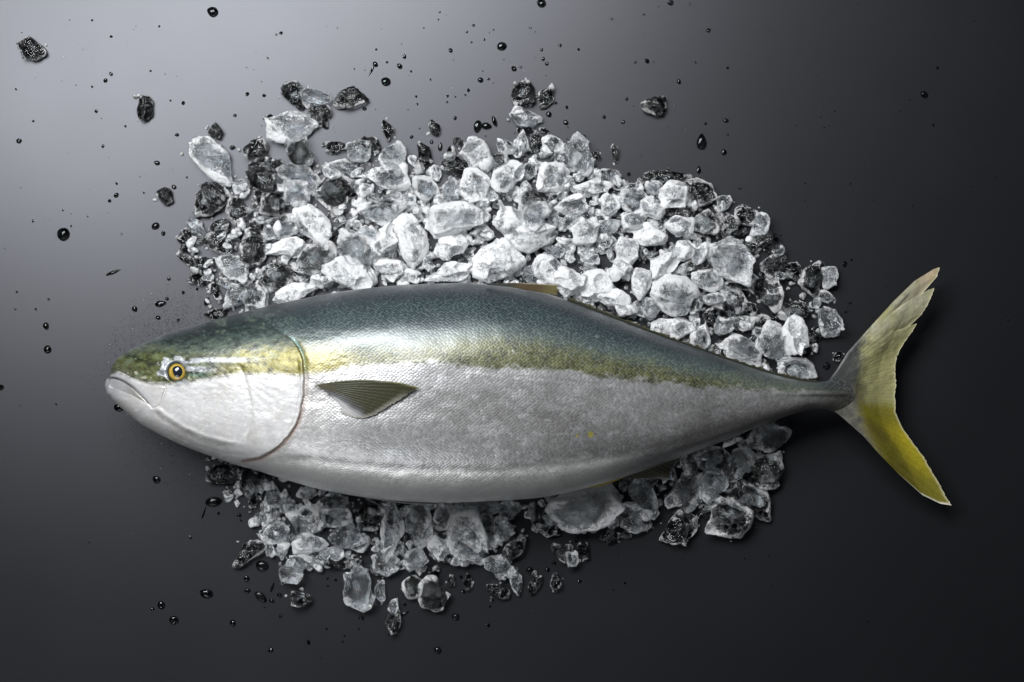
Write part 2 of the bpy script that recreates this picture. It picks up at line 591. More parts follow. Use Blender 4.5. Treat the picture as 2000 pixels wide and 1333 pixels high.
def relief(X, Y):
    """sculpted relief of the visible flank in metres"""
    dz = np.zeros(X.shape)
    hm = X < 680
    x, y = X[hm], Y[hm]
    d, s, t = sdist(GILLs, x, y)
    ins = s > 0   # head side (found by trial: polyline runs down the page)
    fade = (1 - 0.5 * sstep(0.80, 1.0, t)) * np.where(ins, sstep(655, 735, y), sstep(0.0, 0.1, t))
    d2_ = np.abs(d - 9 - 3 * np.sin(t * 9))
    out0 = np.where(ins, -0.0007 * np.exp(-(d2_ / 2.2) ** 2) * sstep(.15, .3, t) * sstep(.75, .55, t), 0)
    r = out0 + np.where(ins, 0.0024 * np.exp(-d / 22.0) * sstep(0.0, 3.5, d + 0.6), -0.0016 * np.exp(-(d / 7.0) ** 2))
    out = r * fade
    d, s, t = sdist(PREs, x, y)
    out += -0.0006 * np.exp(-(d / 4.0) ** 2) * sstep(0, .15, t) * (1 - sstep(.85, 1, t))
    d, s, t = sdist(MOUs, x, y)
    out += -0.0026 * np.exp(-(d / 2.2) ** 2) * (1 - 0.75 * sstep(.3, 1, t))
    d, s, t = sdist(MAXs, x, y)
    out += -0.0007 * np.exp(-(d / 2.4) ** 2) * sstep(0, .1, t)
    mx = inside(list(map(tuple, MAXs)) + list(map(tuple, MOUs[::-1])), x, y)
    out += np.where(mx, 0.0009, 0)
    d, s, t = sdist(JAWs, x, y)
    out += (0.0011 * np.exp(-((d * s + 4) / 5.0) ** 2) - 0.0014 * np.exp(-((d * s - 5) / 6.0) ** 2)) * sstep(0, .1, t) * (1 - sstep(.85, 1, t))
    lp = inside(LIP, x, y)
    out += np.where(lp, -0.0012, 0)
    # eye socket
    re = np.hypot(x - EYE[0], y - EYE[1])
    out += -0.0035 * np.exp(-((re - 17.5) / 3.0) ** 2) - 0.004 * (1 - sstep(13, 18, re))
    out += 0.0010 * fbm2(x / 14, y / 10, 131, 3) * np.exp(-((re - 28) / 14.0) ** 2)
    # gill rays under the jaw, bony striations of the gill cover, cheek hollow
    for o_ in (10, 19, 28):
        jl = interp([(300, 828), (380, 868), (440, 884), (500, 890)], x) + o_ - 8
        out += -0.0005 * np.exp(-((y - jl) / 2.5) ** 2) * sstep(300, 340, x) * sstep(500, 450, x)
    fan_ = np.arctan2(y - 735, x - 470)
    out += 0.00006 * np.sin(fan_ * 26 + 1.5 * fbm2(x / 40, y / 40, 133, 2)) * inside([(478, 735), (586, 738), (584, 800), (545, 862), (500, 880), (488, 830)], x, y)
    out += -0.0016 * np.exp(-(((x - 395) / 45) ** 2 + ((y - 790) / 30) ** 2))
    out += 0.0012 * np.exp(-(((x - 540) / 35) ** 2 + ((y - 770) / 50) ** 2))
    out += 0.00022 * fbm2(x / 10, y / 7, 135, 4)
    # nostril
    out += -0.0022 * np.exp(-(np.hypot((x - 268), (y - 702) * 1.6) / 4.0) ** 2)
    dz[hm] = out
    # the keel on the tail stalk and a shallow furrow behind the pectoral fin
    dz += 0.0028 * np.exp(-((Y - 769) / 5.0) ** 2) * sstep(1480, 1600, X) * (1 - sstep(1640, 1668, X))
    # lateral line
    ll = interp([(590, 668), (700, 690), (850, 716), (1000, 735), (1200, 752), (1500, 766)], X)
    dz += -0.00012 * np.exp(-((Y - ll) / 3.0) ** 2) * sstep(860, 960, X)
    # belly fold
    bf = interp([(470, 902), (600, 900), (760, 915), (950, 922), (1150, 905), (1300, 872), (1500, 812)], X)
    dz += -0.0010 * np.exp(-((Y - bf) / 9.0) ** 2) * sstep(470, 560, X) * (1 - sstep(1420, 1500, X))
    # flesh dents
    dz += 0.0016 * fbm2(X / 120, Y / 90, 5, 3)
    dz += 0.0005 * fbm2(X / 26, Y / 20, 9, 3) * sstep(870, 930, Y)
    return dz


def build_body():
    NU, NV, NL = 760, 300, 70
    q = np.linspace(0, 1, NU)
    pxs = 205 + (1672 - 205) * (q * 0.75 + 0.25 * q ** 1.6)
    pxs = np.sort(np.r_[pxs[:-1], 1672.0])
    yt, yb, w, zc = body_params(pxs)
    c = centre_line(yt, yb)
    # visible side
    th = np.linspace(0, 1, NV)
    vv = np.cos(np.pi * (0.35 * th + 0.65 * (0.5 - 0.5 * np.cos(np.pi * th)) ) )
    vv = np.linspace(1, -1, NV) * 0.55 + 0.45 * np.cos(np.pi * th)
    V = vv[None, :]
    PX = np.repeat(pxs[:, None], NV, 1) - 34 * V ** 2 * sstep(1605, 1672, pxs)[:, None]
    PY = np.where(V >= 0, c[:, None] - V * (c - yt)[:, None], c[:, None] - V * (yb - c)[:, None])
    fadeE = (1 - np.abs(V)) ** 0.35 * sstep(205, 216, PX)
    Z = zc[:, None] + w[:, None] * prof(V) + relief(PX, PY) * np.minimum(fadeE * 1.3, 1.0)
    X1, Y1, Z1 = W(PX, PY, Z)
    # under side
    vl = np.cos(np.pi * np.linspace(0, 1, NL))[::-1][1:-1][None, :]
    PXl = np.repeat(pxs[:, None], NL - 2, 1) - 34 * vl ** 2 * sstep(1605, 1672, pxs)[:, None]
    PYl = np.where(vl >= 0, c[:, None] - vl * (c - yt)[:, None], c[:, None] - vl * (yb - c)[:, None])
    Zl = zc[:, None] - 0.92 * w[:, None] * prof(vl)
    zrim = zc[:, None] + 0 * Zl
    f = K * (1 - zrim / H)
    X2, Y2, Z2 = (PXl - 1000) * f, (666.5 - PYl) * f, np.maximum(Zl, 0.012)
    X = np.concatenate([X1, X2], 1)
    Y = np.concatenate([Y1, Y2], 1)
    Zz = np.concatenate([Z1, Z2], 1)
    N = NV + NL - 2
    verts = np.stack([X.ravel(), Y.ravel(), Zz.ravel()], 1)
    i, j = np.meshgrid(np.arange(NU - 1), np.arange(N), indexing='ij')
    j2 = (j + 1) % N
    faces = np.stack([(i * N + j).ravel(), (i * N + j2).ravel(), ((i + 1) * N + j2).ravel(), ((i + 1) * N + j).ravel()], 1)
    # caps
    AX = np.concatenate([PX, PXl], 1).ravel()
    AY = np.concatenate([PY, PYl], 1).ravel()
    vis = np.concatenate([np.ones(PX.shape), np.zeros(PXl.shape)], 1).ravel()
    col, mask = skin_paint(AX, AY, vis)
    # flattened coordinates for the scales: arc length across the body
    dy = np.diff(np.concatenate([Y1, Y2], 1), axis=1)
    dzz = np.diff(np.concatenate([Z1, Z2], 1), axis=1)
    arc = np.concatenate([np.zeros((NU, 1)), np.cumsum(np.hypot(dy, dzz), 1)], 1)
    mid = arc[:, NV // 2][:, None]
    flat = np.stack([X.ravel(), (arc - mid).ravel(), 0 * X.ravel()], 1)
    return verts, faces, {'skin': col, 'mask': mask, 'flat': flat}


def mixc(a, b, t):
    t = np.asarray(t)[..., None]
    return a * (1 - t) + np.asarray(b) * t


STR_U = [(205, 700), (300, 690), (345, 694), (400, 698), (470, 692), (590, 682), (640, 688), (700, 690), (850, 678), (960, 668),
         (1050, 672), (1120, 688), (1200, 706), (1300, 724), (1400, 744), (1500, 758), (1600, 764), (1700, 766)]
STR_L = [(205, 738), (230, 728), (262, 741), (300, 749), (345, 752), (400, 741), (470, 730), (540, 732), (590, 734),
         (640, 728), (690, 716), (760, 709), (850, 708), (900, 715), (960, 721), (1050, 722), (1120, 727), (1200, 739),
         (1300, 750), (1400, 759), (1500, 765), (1600, 769), (1700, 772)]


def skin_paint(X, Y, vis):
    n1 = fbm2(X / 60, Y / 45, 21, 5, 0.6)
    n2 = fbm2(X / 14, Y / 9, 22, 4, 0.6)
    n3 = fbm2(X / 5, Y / 4, 23, 2)
    n4 = fbm2(X / 180, Y / 90, 24, 3)
    yt, yb, w, zc = body_params(X)
    u, l = interp(STR_U, X), interp(STR_L, X)
    teal = np.array([0.017, 0.033, 0.039])
    green = np.array([0.030, 0.045, 0.022])
    col = np.tile(teal, (len(X), 1))
    col = mixc(col, green, sstep(640, 380, X) * (0.62 + 0.5 * n1).clip(0, 1))
    col = mixc(col, [0.046, 0.074, 0.075], (0.35 + 0.6 * n1 + 0.2 * n3).clip(0, 0.8) * sstep(0, 50, Y - yt))
    col = mixc(col, [0.014, 0.022, 0.028], sstep(44, 8, Y - yt + 8 * n2) * 0.85)
    # paler, mottled towards the stripe
    dU = Y - u + 7 * n2 + 6 * n1
    col = mixc(col, [0.12, 0.155, 0.135], sstep(-55, -5, dU) * 0.55)
    # bronze-yellow stripe
    yel = mixc(np.tile(np.array([0.082, 0.086, 0.032]), (len(X), 1)), [0.135, 0.118, 0.016], sstep(740, 600, X) * sstep(380, 470, X))
    yel = mixc(yel, [0.085, 0.095, 0.030], sstep(420, 330, X) * 0.8 + 0 * X)
    yel = yel * (1 + 0.75 * n2 + 0.4 * n3 + 0.5 * n1)[:, None].clip(0.25, 2)
    st = sstep(-26, 14, dU)
    col = mixc(col, yel, st * (1 - 0.45 * sstep(1350, 1550, X)))
    # silver flank
    dL = Y - l + 9 * n2 * sstep(560, 700, X) + 4 * n3 + 3 * n2
    sil = np.tile(np.array([0.345, 0.345, 0.345]), (len(X), 1))
    sil = mixc(sil, [0.175, 0.172, 0.165], sstep(700, 1000, X) * sstep(720, 800, Y) * (0.55 + 0.7 * n4 + .25 * n1).clip(0, 1))
    sil = mixc(sil, [0.47, 0.485, 0.50], (0.5 * n1 - 0.1 + .4 * n2).clip(0, 0.7))
    mt = fbm2(X / 32, Y / 24, 37, 5, 0.7)
    sil = mixc(sil, [0.16, 0.16, 0.155], sstep(0.0, 0.5, mt) * sstep(640, 760, X) * 0.35)
    sil = mixc(sil, [0.55, 0.57, 0.60], sstep(0.10, 0.45, -mt + 0.35 * n3) * sstep(620, 700, X) * 0.32)
    wisp = sstep(0.30, 0.55, fbm2(X / 30 + 0.6 * n2, Y / 6, 39, 4, 0.7)) * sstep(0.05, 0.35, fbm2(X / 80, Y / 60, 38, 2))
    sil = mixc(sil, [0.62, 0.63, 0.65], wisp * 0.5)
    # whiter belly
    vb = (Y - 0.5 * (yt + yb)) / (0.5 * (yb - yt))
    sil = mixc(sil, [0.66, 0.66, 0.64], sstep(0.60, 0.78, vb + 0.05 * n2) * (1 - sstep(1150, 1300, X)))
    sil = mixc(sil, [0.16, 0.155, 0.15], sstep(1150, 1500, X) * sstep(-0.1, 0.7, vb) * 0.85)
    # head plates
    d, s, t = sdist(GILLs[::4], X, Y)
    head = ((X < 600) & (s > 0)) | (X < 455)
    hm = head.astype(float)
    plate = np.tile(np.array([0.53, 0.53, 0.53]), (len(X), 1)) * (1 + 0.10 * n1 + 0.06 * n2)[:, None]
    plate = mixc(plate, [0.40, 0.395, 0.38], (sstep(0.05, 0.40, n1) * 0.55))
    strk = fbm2((X + 0.5 * Y) / 9, (Y - 0.4 * X) / 60, 33, 3, 0.6)
    plate = mixc(plate, [0.50, 0.485, 0.45], sstep(0.1, 0.45, strk) * 0.45)
    plate = mixc(plate, [0.80, 0.80, 0.80], sstep(0.15, 0.5, -n2) * 0.4)
    sil = sil * (1 - hm[:, None]) + plate * hm[:, None]
    sil = mixc(sil, [0.56, 0.555, 0.55], sstep(730, 600, X + 25 * n1) * (1 - hm) * sstep(905, 860, Y) * 0.8)
    # pale membrane and brown seam behind the gill cover
    seam = np.where(s < 0, np.exp(-(d / 9.0) ** 2), 0) * (X > 440) * (X < 640)
    lt = sstep(-8, 6, dL)
    col = mixc(col, sil, lt)
    col = mixc(col, [0.55, 0.50, 0.47], seam * sstep(725, 745, Y) * 0.9)
    col = mixc(col, [0.23, 0.12, 0.075], np.where(s < 0, np.exp(-((d - 2.0) / 2.6) ** 2), 0) * sstep(760, 830, Y) * (X > 440) * (X < 620) * 0.95)
    col = mixc(col, [0.10, 0.25, 0.24], np.where(s < 0, np.exp(-((d - 3.5) / 2.8) ** 2), 0) * sstep(736, 715, Y) * (X > 555) * (X < 620) * (0.45 + 0.6 * n2).clip(0, 0.8))
    col = mixc(col, [0.03, 0.03, 0.025], np.exp(-(np.hypot((X - 561) / 9, (Y - 657) / 6)) ** 2) * 0.85)
    col = mixc(col, [0.35, 0.30, 0.26], np.exp(-(d / 2.0) ** 2) * (X > 440) * (X < 640) * sstep(690, 740, Y) * 0.6)
    # jaws, mouth
    dm, sm, tm = sdist(MOUs[::4], X, Y)
    mx = inside(list(map(tuple, MAXs[::4])) + list(map(tuple, MOUs[::-4])), X, Y)
    col = mixc(col, [0.36, 0.37, 0.39], mx * 0.6 * sstep(12, 6, dm + 3 * n2))
    col = mixc(col, [0.46, 0.455, 0.45], mx * 0.5 * sstep(12, 17, dm))
    lp = inside(LIP, X, Y)
    col = mixc(col, [0.27, 0.265, 0.25], lp * (0.9 + 0.3 * n2).clip(0, 1))
    col = mixc(col, [0.15, 0.145, 0.13], lp * sstep(225, 290, X) * 0.7)
    col = mixc(col, [0.075, 0.08, 0.03], inside([(211, 728), (222, 708), (245, 694), (262, 700), (290, 748), (262, 739), (232, 725)], X, Y) * 0.6)
    col = mixc(col, [0.30, 0.31, 0.33], np.exp(-(np.hypot((X - 213) / 38, (Y - 757) / 26)) ** 2) * 0.85)
    col = mixc(col, [0.03, 0.03, 0.03], np.exp(-(dm / 1.9) ** 2) * (0.85 - 0.6 * sstep(.25, .9, tm)))
    dj, sj, tj = sdist(JAWs[::4], X, Y)
    col = mixc(col, [0.72, 0.715, 0.70], np.exp(-((dj * sj + 4 + 5 * n2) / 5.0) ** 2) * 0.7)
    col = mixc(col, [0.30, 0.295, 0.28], np.exp(-((dj * sj - 7 + 6 * n2) / 6.0) ** 2) * (0.55 + 0.8 * n3).clip(0, 0.9) * sstep(0.02, .1, tj) * sstep(1, .9, tj))
    dx_, sx_, tx_ = sdist(MAXs[::4], X, Y)
    col = mixc(col, [0.22, 0.21, 0.19], np.exp(-(dx_ / 1.8) ** 2) * 0.28)
    dp, sp, tp = sdist(PREs[::4], X, Y)
    col = mixc(col, [0.42, 0.39, 0.34], np.exp(-(dp / 2.2) ** 2) * 0.28 * sstep(0, .1, tp))
    # dark lines on the head in front of and behind the eye
    dk = np.exp(-((Y - interp([(260, 706), (300, 709), (345, 712), (400, 712), (470, 713)], X) + 4 * n2) / 6.5) ** 2) * sstep(255, 290, X) * sstep(490, 400, X)
    col = mixc(col, [0.030, 0.040, 0.012], dk * 0.8)
    dk2 = np.exp(-((Y - 732 + 2 * n2) / 4.0) ** 2) * sstep(362, 372, X) * sstep(420, 395, X)
    col = mixc(col, [0.05, 0.11, 0.08], dk2 * 0.85)
    # pale slime patches and streaks round the eye, their wet glare painted in
    re = np.hypot(X - EYE[0], (Y - EYE[1]))
    ang = np.arctan2(EYE[1] - Y, X - EYE[0])
    ring = sstep(34 + 20 * n2, 29 + 20 * n2, re) * sstep(17, 20, re)
    ring = ring * np.maximum(sstep(0.5, 0.9, ang) * 0.95, sstep(-2.3, -2.7, ang)) + ring * sstep(-0.5, -1.0, ang) * sstep(-1.9, -1.4, ang) * 0.7
    stk1 = np.exp(-((Y - interp([(368, 706), (400, 703), (450, 704), (510, 702)], X)) / 5.0) ** 4) * sstep(366, 374, X + 3 * n2) * sstep(530, 440, X + 25 * n2)
    stk2 = np.exp(-((Y - interp([(362, 720), (400, 722), (440, 727)], X)) / 5.5) ** 4) * sstep(360, 366, X) * sstep(425, 395, X + 10 * n2)
    pale = np.clip(ring + stk1 * 0.9 + stk2, 0, 1)
    col = mixc(col, [0.44, 0.46, 0.50], pale * 0.93)
    # yellow streak specks under the eye
    sp_ = sstep(0.18, 0.42, n2 + 0.3 * n3) * inside([(240, 722), (300, 730), (330, 742), (320, 750), (262, 742), (228, 724)], X, Y)
    col = mixc(col, [0.55, 0.55, 0.45], sp_ * 0.55)
    hd = sstep(600, 520, X) * (1 - lt)
    mot = fbm2(X / 16, Y / 8, 51, 5, 0.75)
    col = mixc(col, [0.010, 0.016, 0.014], hd * sstep(0.02, 0.30, mot) * 0.75)
    col = mixc(col, [0.14, 0.18, 0.13], hd * sstep(0.05, 0.6, -mot + 0.5 * n3) * 0.6)
    col = mixc(col, [0.23, 0.195, 0.012], np.exp(-(((X - 632) / 45) ** 2 + ((Y - 708) / 15) ** 2)) * (0.75 + 0.5 * n2).clip(0, 1) * (X > 592))
    pb = np.exp(-(((X - 622) / 9) ** 2 + ((Y - 755) / 7) ** 2)) + 0.7 * np.exp(-((Y - interp([(615, 752), (640, 769), (664, 790)], X)) / 4.0) ** 2) * sstep(612, 620, X) * sstep(670, 640, X)
    col = mixc(col, [0.06, 0.05, 0.045], pb.clip(0, 1) * 0.75)
    # two yellow spots on the belly
    for (sx, sy, sr) in ((1154, 849, 8), (1127, 851, 5)):
        dd = np.hypot((X - sx) / 0.8, Y - sy) + 4 * n2
        col = mixc(col, [0.40, 0.36, 0.03], sstep(sr, sr * 0.4, dd) * 0.85)
    # white scuffs and missing-slime scratches on the back
    sc = sstep(0.34, 0.62, fbm2(X / 11, Y / 7, 41, 4, 0.7)) * sstep(0.0, 0.35, fbm2(X / 90, Y / 50, 42, 2)) * sstep(900, 1000, X) * sstep(30, 60, Y - yt) * (1 - lt)
    col = mixc(col, [0.40, 0.50, 0.56], sc * 0.75)
    # tail stalk darkens to a brown-grey
    col = mixc(col, [0.035, 0.040, 0.042], sstep(1560, 1640, X) * sstep(772, 752, Y) * 0.8)
    col = mixc(col, [0.11, 0.105, 0.085], sstep(1590, 1660, X) * sstep(765, 790, Y) * 0.8)
    rcol = mixc(np.tile(np.array([0.045, 0.048, 0.047]), (len(X), 1)), [0.13, 0.125, 0.10], sstep(755, 785, Y) * (0.6 + 0.6 * n2).clip(0, 1))
    tk = sstep(1600, 1655, X + 10 * n2)
    col = col * (1 - tk[:, None]) + rcol * tk[:, None]
    col = col * (0.96 + 0.10 * n3)[:, None]
    met = 0.18 + 0.36 * lt * (1 - hm) + 0.05 * hm
    met = met + 0.02 * (1 - lt)
    scl = np.clip(1 - hm * 0.65 - sstep(0.78, 0.9, vb) * 0.8, 0, 1)
    scl = scl * np.maximum(sstep(560, 640, X), 0.9 * sstep(320, 360, X))
    rough = 0.38 - 0.02 * (1 - lt) + 0.06 * n2 + 0.0 * hm
    rough = np.clip(rough, 0.25, 0.6)
    coat = 0.9 - 0.55 * hm - 0.25 * st * (1 - lt)
    mask = np.stack([met, scl, rough, np.clip(coat, 0.2, 1)], 1)
    return np.clip(col, 0.003, 0.9), mask


fish = bpy.data.objects.new('fish', None)
fish.empty_display_size = 0.05
COL.objects.link(fish)
tag(fish, 'whole silver fish with blue-green back and yellow tail lying on crushed ice', 'fish')
bv, bf, bc = build_body()
body = mesh_obj('body', bv, bf, M_SKIN, fish, cols=bc)


# ---- fins: sheets with raised rays, from four outline curves
def coons(c0, c1, d0, d1, ns, nt):
    """c0,c1: root/margin curves along s; d0,d1: leading edges along t (s=0, s=1)"""
    c0, c1, d0, d1 = resample(c0, ns), resample(c1, ns), resample(d0, nt), resample(d1, nt)
    s = np.linspace(0, 1, ns)[:, None, None]
    t = np.linspace(0, 1, nt)[None, :, None]
    P = ((1 - t) * c0[:, None] + t * c1[:, None] + (1 - s) * d0[None] + s * d1[None]
         - ((1 - s) * (1 - t) * c0[0] + s * (1 - t) * c0[-1] + (1 - s) * t * c1[0] + s * t * c1[-1]))
    return P


def fin_sheet(name, P, Zf, colf, rays=30, th=0.0009, ridge=0.0005, notch=None, parent=fish, ragged=0.0, fan=None):
    ns, nt = P.shape[:2]
    S, T = np.meshgrid(np.linspace(0, 1, ns), np.linspace(0, 1, nt), indexing='ij')
    if ragged:
        jag = np.repeat(vnoise(np.stack([np.linspace(0, rays, ns), np.zeros(ns), np.zeros(ns)], 1) * 1.7, 5)[:, None], nt, 1)
        d = P - P[:, :1]
        P = P + d * (jag * ragged * sstep(0.85, 1.0, T))[..., None]
    if notch is not None:
        for (s0, wdt, dep) in notch:
            k = np.clip(1 - np.abs(S - s0) / wdt, 0, 1) * sstep(1 - 2.2 * dep, 1.0, T)
            d = P[:, -1:] - P[:, :1]
            P = P - d * (k * dep)[..., None]
    Z = Zf(S, T, P)
    r = np.abs(np.sin(np.pi * S * rays)) ** 0.7
    if fan is not None:
        ang = np.arctan2(P[..., 1] - fan[1], P[..., 0] - fan[0])
        r = np.abs(np.sin(ang * rays)) ** 0.7
    rz = ridge * (r - 0.5) * (1 - 0.5 * T) * (sstep(.05, .4, T) if fan is not None else 1)
    thk = th * (1 - 0.75 * T) * np.minimum(1, 12 * np.minimum(S, 1 - S) + 0.35)
    Za, Zb = Z + thk + rz, Z - thk
    Xa, Ya, _ = W(P[..., 0], P[..., 1], Za)
    v1 = np.stack([Xa.ravel(), Ya.ravel(), Za.ravel()], 1)
    Xb, Yb, _ = W(P[..., 0], P[..., 1], Zb)
    v2 = np.stack([Xb.ravel(), Yb.ravel(), Zb.ravel()], 1)
    n = ns * nt
    faces = [grid_faces(ns, nt), grid_faces(ns, nt, n, True)]
    idx = np.arange(n).reshape(ns, nt)
    loop = np.r_[idx[0, :], idx[1:, -1], idx[-1, ::-1][1:], idx[::-1, 0][1:-1]]
    l2 = np.roll(loop, -1)
    faces.append(np.stack([loop, loop + n, l2 + n, l2], 1))
    col = colf(S, T, P, r).reshape(-1, 3)
    col = np.clip(col, 0.003, 0.9)
    # wind so that the upper sheet faces up
    f = np.concatenate(faces)
    a, b, c = v1[faces[0][len(faces[0]) // 2][:3]]
    if np.cross(b - a, c - a)[2] < 0:
        f = f[:, ::-1]
    return mesh_obj(name, np.concatenate([v1, v2]), f, M_FIN, parent, cols={'skin': np.concatenate([col, col])})


# tail
TL0 = [(1618, 744), (1633, 724), (1656, 687), (1694, 645), (1744, 590), (1786, 549), (1824, 525), (1835, 521)]
TL1 = [(1612, 798), (1633, 806), (1648, 818), (1687, 853), (1717, 887), (1755, 926), (1801, 967), (1836, 984), (1858, 987)]
TR = [(1618, 744), (1630, 770), (1612, 798)]
TT = [(1835, 521), (1831, 538), (1824, 566), (1815, 590), (1800, 614), (1783, 646), (1763, 674), (1752, 696), (1748, 720),
      (1750, 749), (1748, 775), (1749, 806), (1763, 837), (1786, 869), (1805, 894), (1820, 921), (1834, 944), (1843, 963),
      (1858, 987)]
P = coons(TR, TT, TL0, TL1, 420, 150)


def tail_z(S, T, P):
    return 0.047 - 0.014 * sstep(0.40, 1.1, T) + 0.004 * np.sin(5 * S + 2 * T) * sstep(.4, 1, T) - 0.010 * sstep(.4, 1, T) * sstep(0.6, 1, S) + 0.0012 * fbm2(P[..., 0] / 30, P[..., 1] / 22, 61, 3) * sstep(0.15, .4, T) * (1 - sstep(.45, .55, S)) + 0.0003 * fbm2(P[..., 0] / 9, P[..., 1] / 9, 62, 3) * (1 - sstep(.45, .55, S)) * sstep(.1, .3, T)


def tail_col(S, T, P, r):
    X, Y = P[..., 0], P[..., 1]
    n1, n2 = fbm2(X / 40, Y / 40, 71, 4), fbm2(X / 10, Y / 10, 72, 3)
    up = np.array([0.33, 0.322, 0.150])
    lo = np.array([0.175, 0.155, 0.018])
    c = np.zeros(X.shape + (3,)) + up
    c = mixc(c, [0.40, 0.39, 0.30], sstep(0.36, 0.05, S) * sstep(-.3, .4, n1) * 0.8)
    c = mixc(c, lo, sstep(0.52, 0.60, S + 0.03 * n2))
    c = mixc(c, [0.10, 0.085, 0.018], sstep(0.60, 0.75, S) * sstep(0.2, 0.4, T) * sstep(1.05, 0.5, T) * (0.65 + 0.6 * n1).clip(0, 1) * 0.9)
    c = mixc(c, [0.36, 0.30, 0.015], sstep(0.93, 0.80, S) * sstep(.6, .7, S) * sstep(0.7, 0.95, T) * 0.7)
    c = mixc(c, [0.50, 0.32, 0.26], sstep(0.07, 0.02, S) * sstep(0.78, 0.95, T) * 0.45)
    c = mixc(c, [0.80, 0.76, 0.66], sstep(0.985, 1.0, S) * sstep(0.55, 0.85, T) * 0.85)
    c = mixc(c, [0.55, 0.52, 0.35], sstep(0.975, 1.0, T) * 0.6)
    # dark scaly root
    root = sstep(0.66, 0.40, T + 0.07 * n1 + 0.07 * n2 + 0.12 * sstep(0.5, 0.8, S) + 0.14 * sstep(0.42, 0.15, S))
    rc = np.zeros(X.shape + (3,)) + np.array([0.045, 0.048, 0.047])
    rc = mixc(rc, [0.13, 0.125, 0.10], sstep(0.40, 0.6, S) * (0.5 + 0.6 * n2).clip(0, 1))
    c = c * (1 - root[..., None]) + rc * root[..., None]
    c = mixc(c, [0.05, 0.045, 0.01], sstep(0.32, 0.4, T) * sstep(0.62, 0.5, T) * np.exp(-((S - 0.5) / 0.10) ** 2) * 0.55)
    return c * (0.90 + 0.14 * r + 0.22 * n2)[..., None]


fin_sheet('tail_fin', P, tail_z, tail_col, rays=70, th=0.0016, ridge=0.00018, notch=[(0.060, 0.022, 0.20), (0.215, 0.02, 0.12)], ragged=0.008, fan=(1585.0, 770.0))

# pectoral
P = coons([(619, 752), (627, 758), (636, 766)],
          [(819, 757), (802, 766), (777, 783), (754, 797), (731, 811), (712, 817), (692, 816), (664, 806)],
          [(619, 752), (637, 748.5), (674, 743.5), (717, 741.5), (760, 745), (788, 749), (819, 757)],
          [(636, 766), (652, 776), (662, 787), (668, 797), (664, 806)], 360, 260)


def pec_z(S, T, P):
    base = body_z(P[..., 0], P[..., 1])
    return base + 0.0026 + 0.0036 * np.sin(np.pi * T * 0.8) * (1 - 0.8 * S)


def pec_col(S, T, P, r):
    X, Y = P[..., 0], P[..., 1]
    n1 = fbm2(X / 30, Y / 30, 81, 3)
    c = np.zeros(X.shape + (3,)) + np.array([0.024, 0.025, 0.008])
    c = mixc(c, [0.030, 0.030, 0.014], sstep(0.2, 0.8, T) * sstep(.05, .2, S) * 0.6)
    c = mixc(c, [0.21, 0.20, 0.085], sstep(0.04, 0.0, S) * 0.8)
    c = mixc(c, [0.09, 0.075, 0.055], sstep(0.28, 0.0, T) * 0.6)
    q = sstep(0.52, 0.78, S + 0.06 * n1 - 0.05 * T)
    c = mixc(c, [0.075, 0.080, 0.092], q * 0.85)
    c = mixc(c, [0.36, 0.36, 0.36], sstep(0.72, 0.96, S + 0.30 * (T - 0.6) + .05 * n1) * sstep(.4, .6, S))
    c = mixc(c, [0.27, 0.26, 0.23], sstep(0.90, 1.0, T) * sstep(0.08, 0.3, S) * 0.6)
    return c * (0.84 + 0.22 * r)[..., None]


fin_sheet('pectoral_fin', P, pec_z, pec_col, rays=68, th=0.0010, ridge=0.00022, ragged=0.012, fan=(598.0, 752.0))

# first dorsal fin folded along the back
P = coons([(948, 554), (950, 555.5), (952, 557)], [(1087, 556), (1089, 566), (1087, 577)],
          [(948, 554), (1000, 553), (1040, 554), (1087, 556)], [(952, 557), (1000, 561.5), (1040, 569), (1087, 577)], 60, 90)


def dor_z(S, T, P):
    return 0.103 + 0.006 * S + 0.003 * T


def dor_col(S, T, P, r):
    n1 = fbm2(P[..., 0] / 30, P[..., 1] / 5, 91, 3)
    c = np.zeros(P.shape[:2] + (3,)) + np.array([0.070, 0.046, 0.014])
    c = mixc(c, [0.045, 0.05, 0.045], sstep(0.55, 0.2, T))
    c = mixc(c, [0.13, 0.115, 0.03], sstep(0.7, 0.95, T) * 0.7)
    c = mixc(c, [0.55, 0.50, 0.42], sstep(0.14, 0.02, S) * sstep(.4, .6, T) * 0.8)
    return c * (0.55 + 0.25 * r + 0.25 * n1)[..., None]


fin_sheet('dorsal_fin', P, dor_z, dor_col, rays=7, th=0.0010, ridge=0.0007, ragged=0.03)

# low second dorsal fin: a fringe of short folded rays along the back
xs = np.linspace(1105, 1592, 60)
ed = np.stack([xs, smooth_interp(TOP, xs)], 1)
mar = ed + np.stack([6 + 0 * xs, -3.6 + 2.0 * np.sin((xs - 1105) / 487 * np.pi)], 1)
P = coons(ed + np.array([0, 4.0]), mar, [ed[0] + (0, 4.0), mar[0]], [ed[-1] + (0, 4.0), mar[-1]], 420, 8)


def d2_z(S, T, P):
    return smooth_interp(ZC, P[..., 0]) + 0.006 - 0.004 * T


def d2_col(S, T, P, r):
    c = np.zeros(P.shape[:2] + (3,)) + np.array([0.022, 0.026, 0.022])
    c = mixc(c, [0.08, 0.072, 0.035], sstep(0.5, 1, T) * 0.7)
    return c * (0.6 + 0.6 * r)[..., None]


fin_sheet('dorsal_fin', P, d2_z, d2_col, rays=44, th=0.0008, ridge=0.0006, ragged=0.30)

# anal fin
P = coons([(1190, 937), (1240, 922), (1290, 905), (1326, 890)], [(1252, 934), (1280, 936), (1313, 937), (1311, 926), (1313, 918), (1330, 893)],
          [(1190, 937), (1220, 936), (1252, 934)], [(1326, 890), (1330, 893)], 120, 40)


